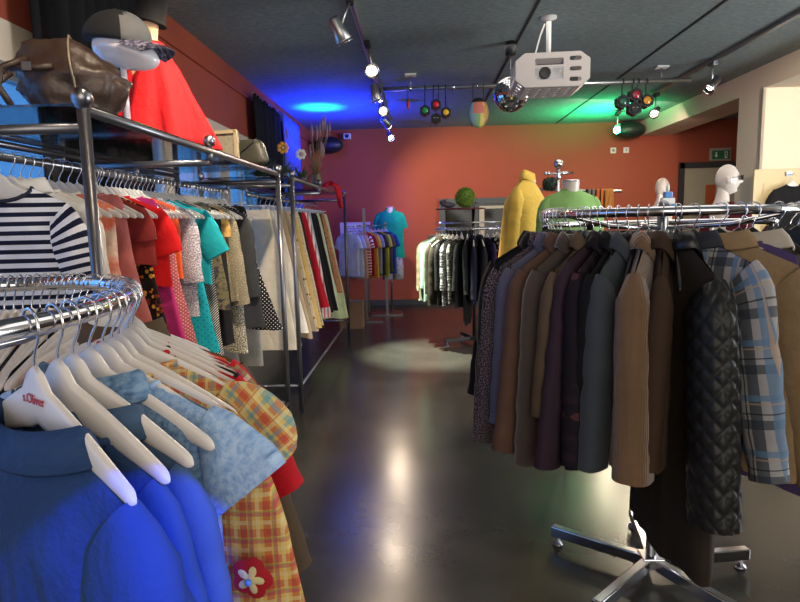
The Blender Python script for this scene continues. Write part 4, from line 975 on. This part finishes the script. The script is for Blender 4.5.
G().lathe([(.001, 0), (.05, 0), (.06, .06), (.045, .12), (.05, .14), (.044, .14), (.04, .1)], n=18).build('vase', plain('brown_vase', '#5a4630', .4), t)
rn = random.Random(8); gm = plain('dried_stalk', '#8c7048', .8, 0, .3); pm = plain('dried_plume', '#8a7480', .9, 0, .3)
for k in range(13):
    a = rn.uniform(0, 6.28); sp_ = rn.uniform(.03, .24); h = rn.uniform(.34, .62); tp = Vector((sp_*cos(a)*1.3, sp_*sin(a), h))
    st = G().tube([(0, 0, .08), tp*.55+Vector((0, 0, .05)), tp], .0025, 5).build('stalk', gm, t)
    pm_g = G().tube([tp-Vector((0, 0, .05)), tp+Vector((.004, 0, .02)), tp+Vector((.01*cos(a), 0, .10))], [.004, .013, .002], 7)
    for _ in range(14):
        f = rn.random(); b = tp+Vector((0, 0, -.04+.12*f)); d = Vector((rn.uniform(-1, 1), rn.uniform(-1, 1), .9)).normalized()*.035; s_ = Vector((.002, .002, 0)); pm_g.add([b-s_, b+s_, b+d], [(0, 1, 2)])
    pm_g.build('plume', pm, st)
leaves((0, 0, .12), 30, .30, rn, .006, .9, gm, parent=t, droop=.6)
t = empty('red_scarf', (-1.0, 7.05, 1.93), 0, 'crumpled red scarf hanging off the far corner of the flower rack', 'scarf')
vs = []; N = 24; n = 16; pth = [Vector((-.16, -.02, .03)), Vector((-.05, -.05, .09)), Vector((.02, -.03, .05)), Vector((.05, 0, -.06)), Vector((.07, .01, -.20))]
cols = []
for i in range(N+1):
    s = i/N*(len(pth)-1); k = min(int(s), len(pth)-2); p = pth[k].lerp(pth[k+1], s-k); w = lerp(.05, .03, i/N)
    for j in range(n):
        a = 2*pi*j/n; q = 1+.25*sin(3*a+i*.5); vs.append(p+Vector((cos(a)*w*q*.8, sin(a)*w*q, sin(a)*w*.5*q if i < N*.6 else cos(a)*.01)))
G().add(vs, [(i*n+j, (i+1)*n+j, (i+1)*n+(j+1) % n, i*n+(j+1) % n) for i in range(N) for j in range(n)]+[tuple(range(n)), tuple(N*n+j for j in range(n-1, -1, -1))]).build('cloth', Fb('red_scarf_cloth', 'solid', ['#c01c2c']), t)

# plant ball and shoe on the back rack
o = fluff('plant_ball', (.545, 7.35, 1.70+.125), .125, 1400, plain('boxwood_green', '#7a9a3a', .8, 0, .35, 30), .022, random.Random(2), .88); tag(o, 'round green boxwood ball on the shelf of the back round rack', 'plant')
t = empty('grey_shoe', (.33, 7.32, 1.699), R(200), 'grey high-heeled shoe beside the green plant ball', 'shoe')
G().ball((0, 0, .04), .06, 20, (1.6, .55, .6), lambda p, d: Vector((p.x, p.y, max(p.z, -.036)+max(0, d.x)*.045*(1-abs(d.y))))).build('upper', plain('grey_shoe_leather', '#4a444c', .6, 0, .2), t)
G().tube([(.075, 0, 0), (.07, 0, .06)], [.006, .014], 8).build('heel', M['black'], t)
G().tube([(.05, -.03, .07), (.03, -.03, .11), (.03, .03, .11), (.05, .03, .07)], .006, 6).build('ankle_strap', M['black'], t)

# ------------------------------------------------------------------ curtains
def curtain(name, x, y0, y1, ztop, zbot, mat, label, lean=0., waves=9, amp=.035):
    t = empty(name, (x, (y0+y1)/2, 0), 0, label, 'curtain'); yo = (y0+y1)/2
    vs = []; Ny = waves*8; Nz = 24
    for i in range(Nz+1):
        s = i/Nz
        for k in range(Ny+1):
            u = k/Ny; y = lerp(y0, y1, u)+lean*s*(1-u); w = amp*(.6+.4*s)*sin(u*waves*2*pi+.4*sin(s*3))
            vs.append((w+.01*sin(s*5+u*20), y-yo, lerp(ztop, zbot, s)))
    G().add(vs, [(i*(Ny+1)+k, i*(Ny+1)+k+1, (i+1)*(Ny+1)+k+1, (i+1)*(Ny+1)+k) for i in range(Nz) for k in range(Ny)]).build('cloth', mat, t, solid=.004)
    G().tube([(0, y0-yo-.05, ztop), (0, y1-yo+.05, ztop)], .012, 8).build('curtain_rod', M['steel'], t)
    return t
bc = Fb('black_curtain_cloth', 'solid', ['#17171a'], crease=.15)
curtain('curtain', -1.90, 3.0, 4.25, 3.18, .5, bc, 'black gathered curtain behind the white head and the bust', lean=-.05, waves=9, amp=.045)
curtain('curtain', -1.90, 7.0, 8.3, 3.05, .5, bc, 'black curtain beside the red wall, behind the daisies', waves=9)
curtain('curtain', -1.90, 8.45, 9.6, 3.08, .3, Fb('indigo_curtain_cloth', 'solid', ['#5c62a0'], crease=.15), 'indigo curtain nearest the back corner, lit blue', waves=8)

# ------------------------------------------------------------------ ceiling fittings
def track(x, y0, y1, z, label):
    t = empty('light_track', (x, (y0+y1)/2, z), 0, label, 'light track'); L = y1-y0
    G().box((0, 0, 0), (.036, L, .034)).build('rail', M['alu'], t, smooth=False)
    G().box((0, 0, -.0175), (.005, L, .004)).build('slot', M['black'], t, smooth=False)
track(-.50, -1.0, 10.7, ZC-.018, 'silver light track running down the ceiling above the left racks')
track(3.22, 3.0, 10.3, ZC-.018, 'silver light track along the white beam on the right')
def bulb_mat(col, e):
    q = NT('bulb'); q.b.inputs['Emission Color'].default_value = col+(1,); q.b.inputs['Emission Strength'].default_value = e; q.b.inputs['Base Color'].default_value = (1, 1, 1, 1); return q.m
BM = bulb_mat((1, .82, .6), 9)
def spotlight(x, y, target, label, energy=60, col=WARM, angle=55, mat=None, dx=.0, visible=True):
    zt = ZC-.036; t = empty('track_spotlight', (x, y, zt), 0, label, 'spotlight')
    G().box((0, 0, -.02), (.04, .10, .035)).build('adapter', M['blackrub'] if mat is None else mat, t, smooth=False, bevel=.004)
    c = Vector((dx, 0, -.19)); t.scale = (1.3,)*3; d = (Vector(target)-Vector((x, y, zt))-c).normalized()
    G().tube([(0, 0, -.035), (dx*.5, 0, -.10), c], .007, 8).build('arm', M['alu'], t)
    hs = mat or M['alu']
    G().lathe([(.001, -.085), (.030, -.083), (.036, -.07), (.036, -.01), (.048, .05), (.046, .052), (.034, -.005), (.001, -.012)], c, 20, axis=d).build('housing', hs, t)
    G().lathe([(.040, .060), (.052, .060), (.052, .066), (.040, .066), (.040, .060)], c, 20, axis=d).build('front_ring', M['chrome'], t)
    G().lathe([(.001, .034), (.018, .036), (.030, .032), (.026, .01), (.001, .002)], c, 16, axis=d).build('bulb', BM, t)
    lo = Vector((x, y, zt))+(c+d*.075)*1.3
    light('SPOT', 'spotlight_beam', lo, lo+d, energy, col, .035, angle, .8)
    return t
SP = [(-.496, 4.60, (.9, 5.6, 0), 'foremost silver spotlight on the left track, tilted sideways', 350, 60), (-.462, 5.72, (-.4, 1.2, 1.1), 'second spotlight from the front on the left track, glowing towards the camera', 90, 60), (-.512, 6.79, (.12, 6.9, 0), 'third spotlight on the left track, pointing at the floor', 2000, 39),
      (-.498, 7.70, (.6, 3.2, .8), 'fourth spotlight on the left track, glowing warm orange', 50, 60), (-.512, 8.71, (.9, 11.2, 1.7), 'fifth spotlight on the left track, aimed at the back wall', 170, 75), (-.515, 10.0, (.3, 7.4, .9), 'last spotlight on the left track, by the back wall', 70, 60)]
for x, y, tg, lab, e, an in SP: spotlight(x, y, tg, lab, e, WARM if e < 1000 else (.93, 1, .74), an, dx=-.06 if y < 5 else .03)
for k, (y, tg, e) in enumerate(((2.6, (-1.5, 3.6, 1.4), 190), (1.5, (-1.3, 3.0, 1.5), 45), (.2, (-.7, 1.3, 1.1), 9), (3.6, (.9, 2.2, 1.2), 30))):
    spotlight(-.50, y, tg, ('spotlight on the left track above the striped top', 'spotlight on the left track above the oval rack', 'spotlight on the left track behind the camera', 'spotlight on the left track aimed at the coat rack')[k], e, WARM, 75)
spotlight(3.20, 6.85, (1.2, 6.2, .8), 'unlit looking black and silver spotlight hanging from the right track', 60, WARM, 70, mat=M['steel'])
spotlight(3.21, 8.45, (1.0, 5.2, 1.0), 'bright spotlight on the right track beside the coloured lamps', 80, WARM, 60)
spotlight(3.15, 9.85, (1.6, 6.5, 1.0), 'last spotlight on the right track, glowing over the red wall', 60, WARM, 70)
spotlight(3.20, 4.0, (4.1, 7.3, 1.9), 'spotlight on the near end of the right track above the coats', 300, WARM, 62)

t = empty('lighting_pipe', (1.35, 7.15, 3.08), 0, 'long silver pipe below the ceiling holding the disco lamps', 'pipe')
G().tube([(-1.76, 0, 0), (1.75, 0, 0)], .026, 16).build('tube', M['alu'], t)
for x in (-1.45, -.95, -.30): G().tube([(x-.02, 0, 0), (x+.02, 0, 0)], .031, 16).build('coupler', M['chrome'], t)
for x in (-1.44, .15, 1.42):
    G().box((x, 0, .147), (.13, .11, .018)).build('ceiling_plate', M['whiteplast'], t, smooth=False)
    G().tube([(x, 0, .14), (x, 0, .02)], .007, 8).build('hanger_rod', M['steel'], t)
def disco(x, label, s, spots):
    t = empty('disco_lamp', (x, 7.15, 3.08), 0, label, 'disco lamp')
    hexp = [(cos(pi/6+pi/3*k), sin(pi/6+pi/3*k)) for k in range(6)]
    for (dx, dz, col, nm) in spots:
        g = G().prism([(p[0]*s, p[1]*s) for p in hexp], (dx, -.03, dz), (1, 0, 0), (0, 0, 1), -.10); h = g.build('lamp_body', M['black'], t, smooth=False, bevel=.004)
        G().lathe([(s*.45, 0), (s*.66, 0), (s*.68, .006), (s*.62, .010), (s*.5, .004)], (dx, -.032, dz), 20, axis=(0, -1, 0)).build('lens_ring', M['blackrub'], h)
        if col: G().lathe([(.001, .012), (s*.3, .010), (s*.5, .002)], (dx, -.033, dz), 16, axis=(0, -1, 0)).build('lens', plain('lens_'+nm, col, .15, 0, .2, 60, emit=(col, .25)), h)
        else:
            for q in (-.3, .3): G().tube([(dx+q*s-.012, -.034, dz+.1*s), (dx+q*s+.012, -.034, dz+.1*s)], .004, 6).build('indicator', plain('indicator_green', '#a8b088', .3), h)
    xs = sorted(sp_[0] for sp_ in spots if sp_[2]); 
    for (dx, dz, col, nm) in spots:
        if col:
            for q in ((-.03, .03) if nm == 'red' else (0,)):
                G().tube([(dx+q, .03, dz+s*.8), (dx+q, .03, -.02), (dx+q, 0, .034), (dx+q, -.032, 0), (dx+q, -.02, -.026)], .006, 6).build('hook', M['black'], t)
disco(.19, 'cluster of four hexagonal disco lamps, left part of the ceiling pipe', .066, [(-.118, -.256, '#1f7a44', 'green'), (.01, -.193, '#b01828', 'red'), (.123, -.285, '#c8981c', 'yellow'), (.008, -.349, None, 'grey')])
disco(2.47, 'cluster of four hexagonal disco lamps at the right end of the pipe', .085, [(-.131, -.221, '#1a4a38', 'green'), (.013, -.150, '#8a1a2c', 'red'), (.138, -.218, '#b87818', 'yellow'), (.006, -.300, None, 'grey')])
# colourful oval ornament
t = empty('oval_ornament', (.685, 7.12, 3.08), 0, 'colourful oval ornament hanging from the pipe beside the mirror ball', 'ornament')
g = G(); g.ball((0, 0, -.30), .17, 36, (.70, .30, 1.0)); mats = [plain('orn_'+c[1:], c, .5) for c in ('#7c9ab0', '#c46a5c', '#7ca06c', '#c8b850', '#b0803c', '#20181a')]
for i, f in enumerate(g.f):
    c = sum((Vector(g.v[k]) for k in f), Vector())/len(f); u, w = c.x/.12, (c.z+.30)/.17
    g.mi[i] = 5 if w > .72 else (1 if (abs(u+.0) < .42 and w > -.1-.0*u) else (0 if u < -.35 else (2 if u < .12 else (3 if u < .5 else 4))))
g.build('oval_body', mats, t)
for q in (-.06, .06): G().tube([(q, 0, -.15), (q, 0, .0), (q, -.028, .02)], .004, 6).build('cord', M['black'], t)
G().tube([(-.01, -.01, -.03), (-.01, -.032, 0), (-.01, 0, .032)], .006, 6).build('clip', M['chrome'], t)
t = empty('red_ornament', (-.124, 7.12, 3.08), 0, 'small red charm dangling from the left end of the pipe', 'ornament')
G().ball((0, 0, -.19), .035, 12, (.6, .5, 1.5)).build('charm', plain('red_charm', '#b03844', .4), t); G().tube([(0, 0, -.14), (0, 0, -.01), (0, -.03, .01)], .003, 5).build('thread', M['black'], t)

# mirror ball
t = empty('mirror_ball', (.89, 6.0, ZC), 0, 'silver mirror ball hanging left of the white projector', 'mirror ball')
g = G(); r = .165; nl = 20
for i in range(nl):
    t0, t1 = pi*i/nl+.012, pi*(i+1)/nl-.012; m_ = max(4, int(2*nl*sin((t0+t1)/2)))
    for k in range(m_):
        a0, a1 = 2*pi*k/m_+.02, 2*pi*(k+1)/m_-.02
        q = [Vector((sin(tt)*cos(aa), sin(tt)*sin(aa), cos(tt)))*r+Vector((0, 0, -.49)) for tt, aa in ((t0, a0), (t1, a0), (t1, a1), (t0, a1))]; g.add(q, [(0, 1, 2, 3)])
core = G().ball((0, 0, -.49), r*.975, 32).build('ball', plain('mirror_backing', '#5c5c60', .4, .5), t)
mir = g.build('mirror_tiles', plain('mirror', '#e8e8f0', .06, 1), core, smooth=False)
G().tube([(0, 0, -.33), (0, 0, -.10)], .004, 6).build('cord', M['steel'], t)
G().lathe([(.001, -.13), (.05, -.125), (.055, -.03), (.04, 0), (.001, 0)], n=18).build('motor', M['black'], t)

# projector in white cage
t = empty('projector', (1.11, 5.33, ZC), R(-3), 'projector in a white perforated metal cage hanging from the ceiling', 'projector')
wm = plain('white_powder_coat', '#b8b0ac', .5, 0, .03)
t.scale = (.96,)*3; W, H_, D, zc = .62, .28, .48, -.50
c8 = [(-W/2, -H_/2+.06), (-W/2+.08, -H_/2), (W/2-.08, -H_/2), (W/2, -H_/2+.06), (W/2, H_/2-.06), (W/2-.08, H_/2), (-W/2+.08, H_/2), (-W/2, H_/2-.06)]
def plate(poly, holes, o, ux, uy, th, name, parent, mat):
    """flat plate with rounded slots cut out: bridged rings via a 2-D curve"""
    cu = bpy.data.curves.new(name, 'CURVE'); cu.dimensions = '2D'; cu.fill_mode = 'BOTH'; cu.extrude = th/2
    for pts in [poly]+holes:
        s_ = cu.splines.new('POLY'); s_.points.add(len(pts)-1); s_.use_cyclic_u = True
        for q, p in zip(s_.points, pts): q.co = (p[0], p[1], 0, 1)
    tmp = bpy.data.objects.new('t', cu); COL.objects.link(tmp); dg = bpy.context.evaluated_depsgraph_get()
    me = bpy.data.meshes.new_from_object(tmp.evaluated_get(dg)); bpy.data.objects.remove(tmp); me.name = name
    me.materials.clear(); me.materials.append(mat); ux, uy = Vector(ux), Vector(uy); nn = ux.cross(uy)
    me.transform(Matrix(((ux.x, uy.x, nn.x, o[0]), (ux.y, uy.y, nn.y, o[1]), (ux.z, uy.z, nn.z, o[2]), (0, 0, 0, 1))))
    ob = bpy.data.objects.new(name, me); COL.objects.link(ob); ob.parent = parent; return ob
def slot(cx, cy, w, h, r=None):
    r = r if r is not None else min(w, h)/2; out = []
    for qx, qy, a0 in ((1, 1, 0), (-1, 1, pi/2), (-1, -1, pi), (1, -1, 1.5*pi)):
        for k in range(5): a = a0+pi/2*k/4; out.append((cx+qx*(w/2-r)+r*cos(a), cy+qy*(h/2-r)+r*sin(a)))
    return out[::-1]
holes = [slot(-.03, .065, .24, .055, .008), slot(-.03, -.030, .24, .105, .008), slot(.19, .085, .10, .036), slot(.19, .0, .10, .036), slot(.19, -.085, .10, .036)]
plate(c8, holes, (0, -D/2, zc), (1, 0, 0), (0, 0, 1), .006, 'front_plate', t, wm)
plate([(-W/2+.08, -D/2), (W/2-.08, -D/2), (W/2-.08, D/2), (-W/2+.08, D/2)], [slot(-.17+.085*i, -.16+.08*j, .05, .038) for i in range(5) for j in range(5)], (0, 0, zc-H_/2), (1, 0, 0), (0, 1, 0), .005, 'bottom_plate', t, wm)
for s_ in (-1, 1):
    plate([(-D/2, -H_/2+.06), (D/2, -H_/2+.06), (D/2, H_/2-.06), (-D/2, H_/2-.06)], [slot(-.17+.11*i, -.035+.07*j, .075, .045) for i in range(4) for j in range(2)], (s_*W/2, 0, zc), (0, 1, 0), (0, 0, 1), .005, 'side_plate', t, wm)
    a = math.atan2(.06, .08)
    plate([(-D/2, 0), (D/2, 0), (D/2, .1), (-D/2, .1)], [slot(-.17+.11*i, .05, .07, .045) for i in range(4)], (s_*(W/2-.08), 0, zc-H_/2), (0, 1, 0), (s_*.8, 0, .6), .005, 'corner_plate', t, wm)
    plate([(-D/2, 0), (D/2, 0), (D/2, .1), (-D/2, .1)], [], (s_*(W/2-.08), 0, zc+H_/2), (0, 1, 0), (s_*.8, 0, -.6), .005, 'corner_plate', t, wm)
G().box((-.03, -.02, zc-.03), (.36, .36, .13)).build('projector_body', plain('projector_white', '#c4c4ca', .4), t, smooth=False, bevel=.012)
G().lathe([(.048, 0), (.05, .02), (.046, .026), (.036, .022), (.001, .018)], (-.06, -.20, zc-.02), 22, axis=(0, -1, 0)).build('projector_lens', M['black'], t)
G().lathe([(.001, 0), (.020, -.002), (.024, -.006)], (.08, -.203, zc-.02), 14, axis=(0, -1, 0)).build('control_knob', M['whiteplast'], t)
G().tube([(0, 0, 0), (0, 0, zc+H_/2)], .022, 14).build('ceiling_pole', M['whiteplast'], t)
G().lathe([(.001, 0), (.07, 0), (.07, -.015), (.02, -.03)], n=20).build('ceiling_rose', M['whiteplast'], t)
G().tube([(-.10, .02, zc+.06), (-.12, .02, zc+.17), (-.07, .02, -.15), (-.03, .02, -.05)], .007, 8).build('cable', M['whiteplast'], t)
G().box((0, 0, zc+H_/2-.005), (.24, .20, .012)).build('mount_plate', wm, t, smooth=False)

# speakers, camera box, sign, switches
def speaker(loc, lab):
    t = empty('wall_speaker', loc, 0, lab, 'loudspeaker')
    G().ball((0, 0, 0), 1, 28, (.27, .16, .15)).build('shell', plain('dark_speaker_shell', '#1c2220', .45, 0, .1), t)
    G().tube([(0, .05, 0), (0, .26, .04)], .02, 8).build('bracket', M['black'], t)
    G().box((0, .27, .04), (.10, .03, .10)).build('wall_plate', M['black'], t, smooth=False)
    G().tube([(-.12, -.135, .02), (.12, -.135, .02)], .004, 6).build('trim_line', M['steel'], t)
speaker((3.67, 10.80, 3.05), 'big dark oval loudspeaker high on the back wall under the green light')
speaker((-1.62, 10.80, 2.93), 'big dark oval loudspeaker high in the blue-lit back corner')
t = empty('wall_camera', (-1.30, 11.0, 3.10), 0, 'small pale camera box high on the back wall near the blue light', 'camera')
G().box((0, 0, 0), (.13, .12, .10)).build('housing', M['whiteplast'], t, smooth=False, bevel=.01); G().lathe([(.03, 0), (.034, .02), (.02, .022), (.001, .016)], (0, -.06, 0), 16, axis=(0, -1, 0)).build('lens', M['black'], t); G().box((0, .06, .05), (.04, .10, .03)).build('bracket', M['steel'], t, smooth=False)
for k, x in enumerate((3.486, 3.716)):
    t = empty('wall_switch', (x, YB, 2.74), 0, ('white thermostat plate, left of the two on the red wall', 'white switch plate, right of the two on the red wall')[k], 'switch')
    G().box((0, -.008, 0), (.10, .016, .10)).build('plate', M['whiteplast'], t, smooth=False, bevel=.004)
    G().lathe([(.001, .012), (.022, .012), (.026, 0)] if k == 0 else [(.001, .006), (.012, .006), (.014, 0)], (0, -.016, 0), 16, axis=(0, -1, 0)).build('dial', plain('dial_grey', '#8c8c88', .5), t)
t = empty('exit_sign', (5.37, YB-.03, 2.62), 0, 'green emergency exit sign with arrow and running figure above the door', 'exit sign')
G().box((0, 0, 0), (.36, .06, .22)).build('case', plain('sign_case', '#a49c90', .5), t, smooth=False, bevel=.006)
sgm = plain('sign_green', '#2c6a48', .4, 0, .05); G().box((0, -.032, -.01), (.31, .006, .15)).build('panel', sgm, t, smooth=False)
wt = plain('sign_white', '#e0e8dc', .4)
G().prism([(-.012, .05), (-.012, -.005), (-.035, -.005), (0, -.05), (.035, -.005), (.012, -.005), (.012, .05)], (-.085, -.036, -.01), (1, 0, 0), (0, 0, 1), .002).build('arrow', wt, t, smooth=False)
g = G(); g.prism([(.0, -.06), (.0, .06), (.055, .06), (.055, -.06)], (.06, -.036, -.012), (1, 0, 0), (0, 0, 1), .002); g.build('doorway_symbol', wt, t, smooth=False)
g = G(); g.prism([(.012*cos(a), .012*sin(a)) for a in [2*pi*k/10 for k in range(10)]], (.088, -.039, .030), (1, 0, 0), (0, 0, 1), .002)
for a_, b_ in (((.082, .018), (.086, -.018)), ((.086, -.016), (.105, -.032)), ((.105, -.032), (.100, -.058)), ((.086, -.016), (.070, -.034)), ((.070, -.034), (.048, -.036)), ((.083, .012), (.062, .002)), ((.084, .012), (.106, -.002))):
    a_, b_ = Vector(a_), Vector(b_); d = (b_-a_).normalized(); n_ = Vector((-d.y, d.x))*.006
    g.prism([tuple(a_-n_), tuple(b_-n_), tuple(b_+n_), tuple(a_+n_)], (0, -.039, 0), (1, 0, 0), (0, 0, 1), .002)
g.build('running_figure', sgm, t, smooth=False)
t = G().box((0, 0, 0), (.17, .004, .34)).build('orange_poster', plain('orange_paper', '#b8562c', .7), smooth=False); t.location = (5.22, YB-.045, 1.92); tag(t, 'orange poster on the pale door behind the sunglasses head', 'poster')
